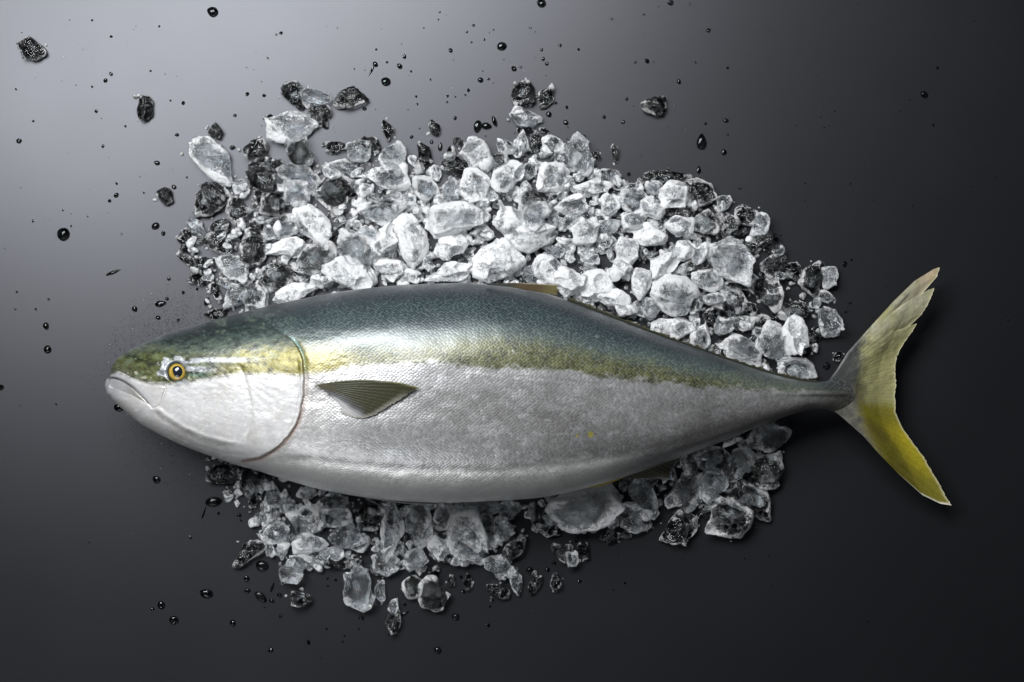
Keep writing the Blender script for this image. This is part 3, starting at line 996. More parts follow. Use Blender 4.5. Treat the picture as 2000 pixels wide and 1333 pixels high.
def an_z(S, T, P):
    return smooth_interp(ZC, P[..., 0]) - 0.004 - 0.010 * T


def an_col(S, T, P, r):
    c = np.zeros(P.shape[:2] + (3,)) + np.array([0.055, 0.052, 0.040])
    c = mixc(c, [0.20, 0.20, 0.19], sstep(.1, .45, S) * sstep(.55, .45, S) * sstep(.6, 1, T) * 0.7)
    c = mixc(c, [0.30, 0.36, 0.42], sstep(0.86, 1.0, T) * sstep(.45, .5, S) * 0.8)
    return c * (0.7 + 0.4 * r)[..., None]


fin_sheet('anal_fin', P, an_z, an_col, rays=14, th=0.0008, ridge=0.0006, ragged=0.01)
# yellow-edged fold in front of the anal fin
xs = np.linspace(1140, 1216, 30)
ed = np.stack([xs, smooth_interp(BOT, xs)], 1)
mar = ed + np.stack([3 + 0 * xs, 3.2 * np.sin((xs - 1140) / 76 * np.pi)], 1)
P = coons(ed - np.array([0, 4]), mar, [ed[0] - (0, 4), mar[0]], [ed[-1] - (0, 4), mar[-1]], 60, 8)
fin_sheet('anal_fold', P, lambda S, T, P: smooth_interp(ZC, P[..., 0]) - 0.002 - 0.004 * T,
          lambda S, T, P, r: np.zeros(P.shape[:2] + (3,)) + np.array([0.34, 0.27, 0.05]), rays=9, th=0.0008, ridge=0.0003)
# pelvic fin folded against the belly
P = coons([(655, 957), (658, 960), (662, 962)], [(858, 983.5), (857, 985), (850, 986)],
          [(655, 957), (720, 968), (790, 977), (858, 983.5)], [(662, 962), (720, 974), (790, 984), (850, 986)], 50, 110)


def pv_z(S, T, P):
    return 0.082 - 0.010 * S


def pv_col(S, T, P, r):
    c = np.zeros(P.shape[:2] + (3,)) + np.array([0.045, 0.045, 0.045])
    c = mixc(c, [0.36, 0.35, 0.33], sstep(.55, .8, S) * 0.8)
    return c * (0.7 + 0.4 * r)[..., None]


fin_sheet('pelvic_fin', P, pv_z, pv_col, rays=6, th=0.0010, ridge=0.0007)


# ---- eye
def dome(R, hgt, nr, na, dz=0.0, power=2.0):
    r = np.linspace(0, 1, nr)
    a = np.linspace(0, 2 * np.pi, na, endpoint=False)
    Rr, A = np.meshgrid(r, a, indexing='ij')
    X, Y = R * Rr * np.cos(A), R * Rr * np.sin(A)
    Z = hgt * (1 - Rr ** power) + dz
    v = np.stack([X.ravel(), Y.ravel(), Z.ravel()], 1)
    i, j = np.meshgrid(np.arange(nr - 1), np.arange(na), indexing='ij')
    j2 = (j + 1) % na
    f = np.stack([(i * na + j).ravel(), ((i + 1) * na + j).ravel(), ((i + 1) * na + j2).ravel(), (i * na + j2).ravel()], 1)
    return v, f, Rr.ravel(), A.ravel()


ez = float(body_z(np.array([EYE[0]]), np.array([EYE[1]]))[0])
ex, ey, _ = W(EYE[0], EYE[1], ez)
RE = 19 * K * (1 - ez / H)
v, f, rr, aa = dome(RE, 0.0042, 40, 72, ez - 0.0026)
v = v + np.array([ex, ey, 0])
nn = fbm2(np.cos(aa) * 3 + rr * 2, np.sin(aa) * 3, 101, 3)
c = np.zeros((len(v), 3)) + np.array([0.30, 0.20, 0.028])
c = mixc(c, [0.52, 0.41, 0.10], np.exp(-((rr - 0.66) / 0.05) ** 2) * 0.9)
c = mixc(c, [0.22, 0.13, 0.02], np.exp(-((rr - 0.74) / 0.06) ** 2) * (0.5 + 0.5 * nn))
c = mixc(c, [0.016, 0.022, 0.02], sstep(0.80, 0.90, rr + 0.04 * nn))
eye = mesh_obj('eye', v, f, M_EYE, fish, cols={'skin': c})
v, f, rr, aa = dome(RE * 0.60, 0.0017, 20, 48, ez - 0.0026 + 0.0042 * (1 - 0.60 ** 2) + 0.00015)
v[:, 0] = v[:, 0] * 0.95 + ex + 0.0004
v[:, 1] += ey + 0.0003
mesh_obj('pupil', v, f, M_PUPIL, eye)

# ------------------------------------------------------------------ ice
import bmesh


def ico(sub):
    bm = bmesh.new()
    bmesh.ops.create_icosphere(bm, subdivisions=sub, radius=1.0)
    v = np.array([x.co[:] for x in bm.verts])
    f = np.array([[l.index for l in p.verts] for p in bm.faces])
    bm.free()
    return v, f


ICO = {s: ico(s) for s in (1, 2, 3, 4, 5)}


def chunk_shape(seed, sub, a, b, c, ang, rough=1.0, planes=None, facets=False):
    """an irregular broken lump: rounded facets, scoops and crust; a,b,c half sizes (m), ang turns a in the table plane"""
    r = np.random.default_rng(seed)
    d, f = ICO[sub]
    n = planes or r.integers(11, 19)
    kk = np.arange(n) + 0.5
    ph, th = np.arccos(1 - 2 * kk / n), np.pi * (1 + 5 ** 0.5) * kk + r.uniform(0, 6.28)
    N = np.stack([np.cos(th) * np.sin(ph), np.sin(th) * np.sin(ph), np.cos(ph)], 1) + r.normal(size=(n, 3)) * 0.33
    N /= np.linalg.norm(N, axis=1)[:, None]
    hh = r.uniform(0.66, 1.0, n)
    p = r.uniform(12, 34)
    dots = np.maximum(d @ N.T, 0) / hh
    rad = (dots ** p).sum(1) ** (-1 / p)
    v = d * rad[:, None]
    fv = r.uniform(-0.5, 0.5, n)[np.argmax(dots, 1)]
    # one or two corners drawn out, so that lumps are wedges, teeth and tears
    for k in range(r.integers(1, 3)):
        q = r.normal(size=3) * np.array([1, 1, 0.4])
        q /= np.linalg.norm(q)
        v = v * (1 + r.uniform(0.15, 0.6) * np.maximum(d @ q, 0) ** r.uniform(2, 5))[:, None]
    # conchoidal scoops
    for k in range(r.integers(2, 6)):
        q = r.normal(size=3)
        q[2] = abs(q[2]) * 0.8
        q /= np.linalg.norm(q)
        R = r.uniform(0.4, 1.0)
        cen = q * (R + r.uniform(0.50, 0.78))
        w = v - cen
        L = np.linalg.norm(w, axis=1)
        k_ = L < R
        v[k_] = cen + w[k_] * (R / L[k_])[:, None]
        fv[k_] = r.uniform(-0.5, 0.5)
    o = r.uniform(0, 100, 3)
    nz = 0.11 * fbm(v * 1.7 + o, seed, 2) + rough * (0.040 * fbm(v * 4.5 + o, seed + 3, 3) - 0.030 * np.abs(vnoise(v * 7.5 + o, seed + 5)))
    if sub >= 4:
        nz += rough * (0.020 * vnoise(v * 15 + o, seed + 7) - 0.030 * np.abs(vnoise(v * 11 + o, seed + 9)))
    v = v * (1 + nz)[:, None]
    lo, hi = v.min(0), v.max(0)
    v = (v - (lo + hi) / 2) / ((hi - lo) / 2)
    v = v * np.array([a, b, c])
    ca, sa = math.cos(ang), math.sin(ang)
    v = v @ np.array([[ca, sa, 0], [-sa, ca, 0], [0, 0, 1]])
    return (v, f, fv) if facets else (v, f)


def fractures(seed, v, f, size):
    """thin air-filled cracks inside a lump (winding turned inwards: inside them is air)"""
    r = np.random.default_rng(seed + 77)
    d, fi = ICO[2]
    V, F, off = [v], [f], len(v)
    ext = np.abs(v).max(0)
    for k in range(int(r.integers(2, 5))):
        R = r.uniform(0.22, 0.5)
        u = d * np.array([R, R * r.uniform(.5, 1), 0.012])
        u = u + np.array([0, 0, 1]) * (0.05 * vnoise(u * 5 + k, seed))[:, None]
        q = Vector((r.normal(), r.normal(), r.normal() + 1.2)).normalized().to_track_quat('Z', 'Y').to_matrix()
        u = u @ np.array(q).T + r.uniform(-0.28, 0.28, 3)
        V.append(u * ext * 0.95)
        F.append(fi[:, ::-1] + off)
        off += len(u)
    return np.concatenate(V), np.concatenate(F)


# height map of the heap, 4 px cells
HM = np.zeros((500, 334))


def settle(v, px, py, cap):
    """lowest resting height for a lump centred at px,py on what already lies there"""
    cx = np.clip(((px + v[:, 0] / K) / 4).astype(int), 0, 499)
    cyy = np.clip(((py - v[:, 1] / K) / 4).astype(int), 0, 333)
    low = v[:, 2] < 0
    z0 = -v[:, 2].min()
    if low.any():
        need = HM[cx[low], cyy[low]] - v[low, 2]
        z0 = max(z0, np.percentile(need, 72) * 0.92)
    z0 = min(z0, max(cap - v[:, 2].max(), -v[:, 2].min()))
    np.maximum.at(HM, (cx, cyy), z0 + v[:, 2] * 0.85)
    return z0


# lumps read off the photograph: centre x, y, half length, half width, turn (degrees, clockwise on the page), frost
LUMPS = [
    (417, 314, 54, 29, 40, .42), (572, 186, 24, 29, 0, .22), (616, 192, 34, 22, 10, .48), (624, 222, 24, 20, 0, .02),
    (684, 191, 36, 22, -8, .12), (570, 250, 52, 33, -5, .55), (586, 298, 26, 28, 0, .05), (634, 238, 7, 15, -10, 0),
    (529, 233, 10, 10, 0, .1), (421, 256, 15, 17, 0, .03), (499, 294, 23, 22, 0, .1), (656, 286, 21, 13, -10, 0),
    (700, 294, 25, 22, 20, .55), (722, 284, 21, 17, 15, .04), (586, 342, 44, 20, 20, .4), (648, 334, 17, 15, 0, .6),
    (682, 328, 42, 16, 8, .5), (656, 377, 38, 36, -40, .3), (580, 380, 24, 28, 0, .4), (404, 364, 14, 9, 0, 0),
    (470, 367, 18, 16, 20, .4), (412, 390, 36, 28, -20, .3), (468, 412, 26, 28, 0, .3), (510, 350, 28, 24, 0, .05),
    (524, 326, 16, 18, 0, .05), (542, 322, 11, 11, 0, .05), (510, 381, 12, 13, 0, 0), (536, 400, 30, 26, -40, .1),
    (586, 368, 16, 8, 10, .5),
    (548, 444, 36, 24, -15, .35), (494, 494, 25, 37, 15, .15), (560, 487, 40, 20, -12, .95), (614, 508, 44, 30, -10, .5),
    (542, 538, 42, 30, 0, .38), (456, 522, 35, 22, 40, .5), (610, 436, 42, 27, 35, .8), (427, 475, 28, 18, 20, .2),
    (428, 442, 20, 14, 0, .05), (464, 458, 14, 10, 30, 0), (700, 488, 42, 30, 20, .33), (666, 452, 42, 9, -50, .2),
    (588, 458, 14, 14, 0, .1), (680, 532, 48, 32, 15, .85), (580, 570, 46, 17, -15, .95), (630, 545, 24, 18, 0, .8),
    (394, 518, 20, 16, 0, .1), (386, 546, 18, 12, 0, .05), (420, 568, 13, 18, 0, .3), (422, 614, 21, 10, -15, .1),
    (406, 538, 12, 12, 0, .4), (462, 578, 24, 24, 0, .4), (496, 576, 26, 26, 0, .35), (360, 486, 9, 10, 0, .05),
    (362, 504, 19, 8, 40, .1), (510, 422, 14, 8, 0, .2), (500, 442, 18, 14, 0, .1),
    (1022, 182, 23, 25, 0, .12), (1067, 188, 15, 23, 0, .2), (1026, 232, 30, 17, 25, .38), (932, 300, 32, 32, 0, .72),
    (926, 362, 30, 32, 0, .78), (990, 344, 35, 24, -50, .78), (832, 370, 26, 26, 0, .5), (1018, 282, 19, 25, 0, .6),
    (1048, 282, 12, 22, 0, .1), (1080, 280, 22, 14, 10, .5), (1084, 348, 32, 30, 10, .8), (1134, 304, 38, 27, 50, .42),
    (1100, 314, 30, 14, 50, .35), (1044, 392, 30, 36, 0, .4), (766, 305, 26, 28, 0, .6), (760, 342, 40, 30, 0, .7),
    (828, 326, 18, 16, 0, .1), (888, 322, 28, 18, 10, .05), (880, 298, 8, 12, 0, .05), (848, 250, 11, 15, 0, 0),
    (758, 254, 12, 22, -10, 0), (828, 298, 14, 19, -35, 0), (894, 277, 10, 8, 40, 0), (746, 416, 50, 28, -8, .5),
    (880, 370, 16, 22, 0, .1), (878, 398, 28, 16, 10, .05), (970, 322, 24, 24, 0, .15), (1026, 256, 16, 8, 0, 0),
    (1066, 258, 14, 6, 30, 0), (1030, 336, 18, 20, 0, .5), (852, 338, 10, 16, 0, .5),
    (748, 468, 28, 30, 0, .8), (804, 470, 30, 52, -10, .8), (850, 420, 15, 18, 0, .5), (890, 430, 50, 34, 0, .8),
    (922, 424, 20, 24, 0, .6), (884, 482, 28, 26, 0, .88), (996, 428, 32, 36, 0, .92), (1048, 424, 27, 28, 0, .5),
    (974, 512, 50, 44, 0, .88), (1040, 464, 46, 28, -10, .85), (1070, 528, 30, 30, 0, .7), (1036, 536, 16, 18, 0, .2),
    (876, 534, 46, 20, -15, .85), (838, 512, 13, 18, 0, .7), (802, 540, 20, 14, 0, .95), (758, 528, 30, 22, 0, .9),
    (940, 454, 24, 16, 0, .85), (1086, 432, 14, 10, 0, .5), (912, 498, 14, 12, 0, .4), (712, 540, 24, 24, 0, .85),
    (1304, 346, 44, 12, 3, .05), (1316, 380, 28, 26, 0, .78), (1368, 378, 32, 28, 10, .3), (1240, 394, 28, 26, 0, .5),
    (1180, 344, 30, 14, -10, .4), (1158, 368, 36, 16, -5, .7), (1192, 400, 18, 22, 0, .7), (1116, 406, 30, 22, -20, .7),
    (1130, 426, 34, 14, -25, .1), (1274, 406, 24, 22, 0, .85), (1340, 414, 20, 16, 0, .2), (1378, 434, 26, 24, 0, .3),
    (1412, 396, 18, 14, -40, .4), (1430, 446, 28, 24, 20, .25), (1458, 420, 22, 20, 0, .15), (1484, 438, 18, 22, 0, .35),
    (1424, 508, 46, 43, 10, .55), (1240, 430, 24, 18, 0, .65), (1270, 458, 32, 22, 0, .92), (1140, 452, 30, 26, 0, .65),
    (1184, 446, 26, 16, 0, .3), (1328, 442, 28, 20, 0, .8), (1200, 300, 8, 17, 8, 0), (1164, 304, 9, 7, 0, 0),
    (1232, 366, 12, 8, -20, .4), (1274, 368, 14, 12, 0, .3), (1208, 362, 14, 10, 0, .2),
    (1114, 550, 30, 28, 0, .88), (1166, 558, 32, 30, 0, .85), (1254, 554, 20, 30, -10, .9), (1316, 576, 44, 38, 20, .6),
    (1298, 510, 40, 24, -50, .85), (1334, 490, 22, 20, 0, .85), (1368, 496, 14, 22, 10, .75), (1382, 548, 30, 22, 0, .62),
    (1184, 476, 20, 20, 0, .75), (1226, 488, 26, 28, -30, .75), (1266, 490, 14, 18, 0, .3), (1150, 500, 20, 16, 0, .5),
    (1216, 520, 18, 14, 0, .85), (1204, 536, 18, 14, 0, .85), (1086, 492, 18, 12, 0, .1), (1200, 582, 32, 18, 20, .95),
    (1260, 600, 28, 20, 20, .4), (1220, 604, 24, 16, 20, .95), (1300, 638, 28, 16, 15, .85), (1358, 596, 16, 18, 0, .5),
    (1330, 646, 24, 24, 20, .8), (1366, 660, 20, 28, -10, .7), (1358, 632, 9, 12, 20, .7), (1436, 562, 30, 12, -5, .15),
    (1432, 592, 26, 26, 0, .2), (1328, 530, 14, 10, 0, .3), (1364, 514, 24, 14, 0, .2),
    (1496, 576, 32, 34, 0, .48), (1588, 544, 26, 34, 10, .33), (1618, 542, 18, 22, 20, .6), (1614, 580, 16, 11, 20, .5),
    (1622, 628, 23, 30, -20, .48), (1552, 608, 32, 22, 10, .3), (1550, 656, 27, 38, -12, 1.0), (1592, 592, 11, 11, 0, .5),
    (1508, 666, 32, 36, -30, .55), (1448, 686, 42, 28, 15, .5), (1558, 722, 38, 22, 10, .48), (1448, 632, 20, 14, 0, .5),
    (1486, 628, 20, 14, 0, .3), (1414, 636, 18, 16, 0, .4), (1550, 530, 16, 16, 0, .15), (1524, 538, 10, 8, 0, .4),
    (1396, 618, 22, 18, 0, .1), (1512, 520, 26, 24, 0, 0), (1396, 584, 22, 12, 0, .6), (1464, 604, 14, 14, 0, .3),
    (1638, 696, 12, 8, -40, 0), (1500, 470, 22, 20, 0, .2), (1460, 480, 18, 12, 0, .1), (1520, 490, 12, 10, 0, .2),
    # belly side
    (430, 928, 28, 20, -20, .05), (488, 950, 26, 34, 0, .05), (534, 982, 19, 40, -5, .5), (598, 966, 18, 14, 0, .4),
    (564, 990, 16, 14, 0, .3), (656, 1010, 29, 24, -25, .62), (598, 1020, 36, 34, 0, .55), (540, 1042, 24, 20, 0, .4),
    (606, 1064, 34, 22, 0, .6), (484, 1078, 38, 16, -35, .12), (550, 1078, 16, 16, 0, .5), (528, 1076, 9, 12, 0, .5),
    (576, 1110, 28, 30, 10, .22), (680, 1042, 36, 28, 0, .25), (698, 1060, 24, 18, 0, .3), (726, 1006, 28, 30, 0, .15),
    (656, 1080, 16, 14, 0, .3), (626, 1086, 18, 14, 0, .3), (766, 1040, 22, 56, 10, .5), (754, 1100, 26, 24, -20, .3),
    (660, 1100, 26, 12, 0, .05), (696, 1096, 10, 12, 0, 0), (650, 978, 30, 16, 0, .2), (702, 1152, 30, 43, -3, .25),
    (742, 1154, 10, 20, 0, .2), (768, 1186, 10, 16, 0, .3), (768, 1218, 14, 20, 0, .03), (584, 1168, 20, 18, -30, .1),
    (812, 1094, 24, 22, 0, .2), (806, 1148, 20, 22, 0, .3), (848, 1160, 30, 34, 0, .45), (908, 1038, 38, 50, -15, .6),
    (818, 1026, 26, 46, 0, .45), (864, 1010, 20, 26, 0, .3), (860, 1070, 24, 24, 0, .6), (952, 1026, 14, 24, 0, .4),
    (986, 1040, 19, 25, 0, .5), (1002, 1074, 32, 15, -35, .1), (972, 1106, 30, 20, 25, .3), (1008, 1136, 12, 28, -8, .4),
    (974, 1156, 22, 14, 0, 0), (1064, 1014, 25, 36, -15, .12), (1141, 994, 70, 42, -14, .78), (1098, 1078, 22, 18, 20, .08),
    (1118, 1092, 12, 16, 0, .5), (1140, 1076, 12, 16, 0, .05), (920, 1080, 30, 16, 0, .4), (960, 990, 34, 16, 0, .15),
    (996, 996, 22, 18, 0, .15), (920, 985, 30, 14, 0, .15), (913, 1136, 8, 15, 8, 0), (882, 1136, 7, 10, 0, 0),
    (1044, 1142, 10, 20, 30, 0), (1086, 1134, 11, 16, 0, 0), (1500, 854, 42, 28, 0, .42), (1390, 900, 32, 26, 0, .3),
    (1394, 948, 27, 34, 0, .35), (1340, 960, 30, 42, 22, .5), (1256, 972, 23, 36, -15, .28), (1238, 1012, 36, 28, 10, .28),
    (1326, 1034, 35, 30, 0, .25), (1424, 1012, 45, 38, 0, .42), (1470, 976, 50, 27, 30, .2), (1444, 908, 28, 32, 0, .18),
    (1498, 920, 30, 36, 0, .12), (1190, 1046, 18, 17, 0, .05), (1222, 1044, 12, 8, 0, 0),
    # strays on the bare board
    (61, 96, 31, 24, 10, .08), (282, 212, 18, 26, -8, .03), (322, 383, 17, 16, 20, 0), (1280, 204, 24, 21, 20, .03),
]
STRAY = {
    (417, 314): 'leaf-shaped ice chunk, frosty at one end and clear at the other, beside the heap',
    (572, 186): 'clear lumpy ice chunk at the top of a detached stack beyond the heap',
    (616, 192): 'cloudy blocky ice chunk leaning on a clear one in a detached stack',
    (684, 191): 'dark clear wedge of ice with one frosty corner lying alone past the stack',
    (570, 250): 'broad round slab of ice, half frosted, lying across a dark clear piece',
    (421, 256): 'small dark clear pebble of ice just beyond the leaf-shaped chunk',
    (61, 96): 'lone dark clear ice chunk with crinkled top, far from the heap on bare board',
    (282, 212): 'narrow dark clear ice sliver standing alone on bare grey board',
    (322, 383): 'smooth black-looking clear ice pebble alone beside water drops',
    (1280, 204): 'dark clear ice nugget with rough skin alone past the dorsal side of the heap',
    (1550, 656): 'opaque white tooth-shaped ice chunk near the tail stalk',
    (1424, 508): 'big rounded glassy ice chunk with a bright glint, near the tail end of the heap',
    (1141, 994): 'largest chunk on the belly side, cloudy and angular, close to the anal fin',
    (1304, 346): 'long flat dark clear ice bar on the rim of the heap behind the dorsal fin',
    (702, 1152): 'upright clear rectangular ice block standing apart below the pelvic fin',
    (1588, 544): 'clear ice chunk with a dark bubbly core near the upper tail lobe',
    (1424, 1012): 'round ice chunk with dark core and frosty rim, outermost below the anal fin',
    (1326, 1034): 'round dark-centred ice chunk sparkling at its edge, next to the frosty-rimmed one',
    (1500, 854): 'oval smoky ice chunk close under the tail stalk',
    (974, 512): 'large frosty white boulder of ice against the back before the dorsal fin',
    (484, 1078): 'long slanting clear ice shard lying apart below the throat',
    (848, 1160): 'scalloped ice chunk with frosty rim, outermost below the belly beside a clear one',
}


def upper(px, py):
    return py < np.interp(px, [p[0] for p in TOP], [p[1] for p in TOP]) + 20


def ice_words(px, py, a, b, frost):
    size = math.sqrt(a * b)
    sw = 'tiny' if size < 11 else 'small' if size < 17 else 'medium' if size < 24 else 'large' if size < 32 else 'very large'
    fw = 'dark clear' if frost < .08 else 'glassy clear' if frost < .27 else 'half-clear' if frost < .46 else 'cloudy' if frost < .68 else 'frosty white' if frost < .87 else 'opaque white'
    asp = max(a, b) / min(a, b)
    shp = 'nugget' if asp < 1.12 else 'lump' if asp < 1.35 else 'oblong chunk' if asp < 1.8 else 'long shard'
    if upper(px, py):
        zn = ('beside the nape' if px < 470 else 'above the gill cover' if px < 620 else 'level with the pectoral fin' if px < 800
              else 'ahead of the dorsal fin' if px < 950 else 'level with the dorsal fin' if px < 1110 else
              'just behind the dorsal fin' if px < 1250 else 'along the rear back' if px < 1400 else 'near the tail stalk')
        dst = float(np.interp(px, [p[0] for p in TOP], [p[1] for p in TOP])) - py
        dw = "against the back" if dst < 45 else "inside the heap" if dst < 120 else 'mid-heap' if dst < 200 else "on the heap's rim"
        return f'{sw} {fw} ice {shp} {dw} {zn}', 'ice heaped along the back of the fish'
    zn = ('under the throat' if px < 560 else 'ahead of the pelvic fin' if px < 660 else 'below the pelvic fin' if px < 860
          else 'below the mid belly' if px < 1040 else 'between belly and anal fin' if px < 1210 else 'below the anal fin' if px < 1370 else 'below the tail stalk')
    dst = py - float(np.interp(px, [p[0] for p in BOT], [p[1] for p in BOT]))
    dw = 'tucked' if dst < 40 else 'lying' if dst < 110 else 'lying well out'
    return f'{sw} {fw} ice {shp} {dw} {zn}', 'ice spilled along the belly of the fish'


# crumb areas (page outlines of the heap on the back side and on the belly side)
UP_POLY = [(350, 500), (390, 380), (450, 345), (480, 290), (540, 320), (620, 315), (690, 310), (745, 285), (790, 290), (830, 340),
           (880, 300), (960, 290), (1000, 280), (1030, 258), (1100, 285), (1150, 310), (1170, 340), (1230, 360), (1262, 350),
           (1350, 350), (1400, 380), (1430, 410), (1500, 435), (1530, 490), (1560, 530), (1600, 560), (1610, 640), (1590, 700),
           (1570, 745), (1400, 720), (1200, 660), (1000, 600), (800, 590), (600, 620), (430, 640), (390, 560)]
LO_POLY = [(395, 880), (520, 900), (700, 940), (900, 950), (1100, 930), (1300, 870), (1500, 810), (1535, 850), (1525, 920), (1490, 985),
           (1420, 1030), (1250, 1035), (1170, 1040), (1060, 1030), (1020, 1060), (1000, 1120), (940, 1100), (870, 1110),
           (830, 1120), (770, 1130), (700, 1100), (620, 1110), (560, 1120), (530, 1085), (490, 1020), (420, 960)]
FISH_POLY = TOP + BOT[::-1]

# 1) crumbs, laid first: one mesh, nobody could count them
cv, cf, coff = [], [], 0
lump_xy = np.array([(l[0], l[1], l[2], l[3]) for l in LUMPS], float)


def rand_in(poly, n):
    p = np.array(poly, float)
    lo, hi = p.min(0), p.max(0)
    out = []
    while len(out) < n:
        q = RNG.uniform(lo, hi, (n * 2, 2))
        k = inside(poly, q[:, 0], q[:, 1])
        out += list(q[k])
    return np.array(out[:n])


crumbs = []
for poly, n in ((UP_POLY, 1300), (LO_POLY, 520)):
    for q in rand_in(poly, n):
        crumbs.append((q[0], q[1], RNG.choice([3, 4, 5, 7, 10], p=[.3, .3, .2, .14, .06]), 0))
for q in rand_in([(l[0] + 25 * math.cos(t), l[1] + 25 * math.sin(t)) for l in [(1000, 760)] for t in np.linspace(0, 6.28, 8)], 1):
    pass
# crumbs scattered round the lumps
for l in LUMPS:
    for k in range(2):
        t = RNG.uniform(0, 6.28)
        q = RNG.uniform(0.95, 1.35)
        crumbs.append((l[0] + math.cos(t) * l[2] * q, l[1] + math.sin(t) * l[3] * q, RNG.choice([1.6, 2.4, 3.5, 5], p=[.35, .3, .25, .1]), 0))
# a bed under the fish
for q in rand_in([(450, 700), (700, 620), (1000, 600), (1300, 720), (1550, 770), (1300, 860), (1000, 930), (700, 920), (500, 850)], 500):
    crumbs.append((q[0], q[1], RNG.uniform(14, 30), 1))
for k, (px, py, r, bed) in enumerate(crumbs):
    s = r * K
    v, f = chunk_shape(5000 + k % 160, 2 if r > 4 else 1, s * RNG.uniform(.8, 1.4), s * RNG.uniform(.7, 1.1), s * RNG.uniform(.5, .9), RNG.uniform(0, 6.28))
    if bed:
        z0 = RNG.uniform(0.006, 0.03)
    else:
        z0 = settle(v, px, py, 0.02)
    x, y, _ = W(px, py, z0)
    cv.append(v + np.array([x, y, z0]))
    cf.append(f + coff)
    coff += len(v)
cr = mesh_obj('ice_crumbs', np.concatenate(cv), np.concatenate(cf), M_ICE, smooth=False, cols={'rim': np.full((coff, 3), 0.5)})
wet_base(cr, np.concatenate(cv), np.concatenate(cf), 0.004)
cr['frost'] = 0.27
tag(cr, 'fine crushed ice crumbs filling the gaps between the larger chunks', 'ice', kind='stuff')

rv, rf, rc, ro = [], [], [], 0
for k, q in enumerate(list(rand_in(UP_POLY, 1300)) + list(rand_in(LO_POLY, 420))):
    mid = math.exp(-((q[0] - 1010) / 380) ** 2 - ((q[1] - 480) / 130) ** 2) if q[1] < 720 else 0.45
    if RNG.uniform() > mid:
        continue
    s = RNG.uniform(5, 12) * K
    v, f, fv = chunk_shape(7000 + k, 3, s * RNG.uniform(1, 1.5), s * RNG.uniform(.8, 1.1), s * RNG.uniform(.6, .9), RNG.uniform(0, 6.28), facets=True)
    rc.append(np.stack([0 * fv + 0.5, fv + 0.5, fv], 1))
    z0 = settle(v, q[0], q[1], 0.03)
    x, y, _ = W(q[0], q[1], z0)
    rv.append(v + np.array([x, y, z0]))
    rf.append(f + ro)
    ro += len(v)
rb = mesh_obj('ice_rubble', np.concatenate(rv), np.concatenate(rf), M_ICE, cols={'rim': np.concatenate(rc)})
rb['frost'] = 0.75
tag(rb, 'small broken ice rubble packed under the larger chunks of the heap', 'ice', kind='stuff')

# 2) filler lumps between the ones read off the photograph
fill = []
for poly, n, rr_ in ((UP_POLY, 48, (11, 19)), (LO_POLY, 26, (9, 17))):
    got = 0
    for q in rand_in(poly, 4000):
        if got >= n:
            break
        r = RNG.uniform(*rr_)
        if inside(FISH_POLY, np.array([q[0]]), np.array([q[1]]))[0]:
            continue
        allp = np.array([(l[0], l[1], 0.5 * (l[2] + l[3])) for l in LUMPS + fill])
        dd = np.hypot(allp[:, 0] - q[0], allp[:, 1] - q[1])
        if (dd < 0.62 * allp[:, 2] + 0.6 * r).any():
            continue
        mid = np.exp(-((q[0] - 1000) / 420) ** 2) * (1 if q[1] < 700 else 0.6)
        fill.append((q[0], q[1], r * RNG.uniform(.9, 1.3), r * RNG.uniform(.7, 1.0), RNG.uniform(-60, 60), float(np.clip(0.1 + 0.6 * mid + RNG.uniform(-.2, .25), 0, .95))))
        got += 1

allw = [(l, 1) for l in LUMPS] + [(l, 0) for l in fill]
# lower ones first: fillers, then clear ones, then the frosty ones on top
order = sorted(range(len(allw)), key=lambda i: (allw[i][1], allw[i][0][5] + 0.008 * min(allw[i][0][2:4])))
ICE_LIST = []
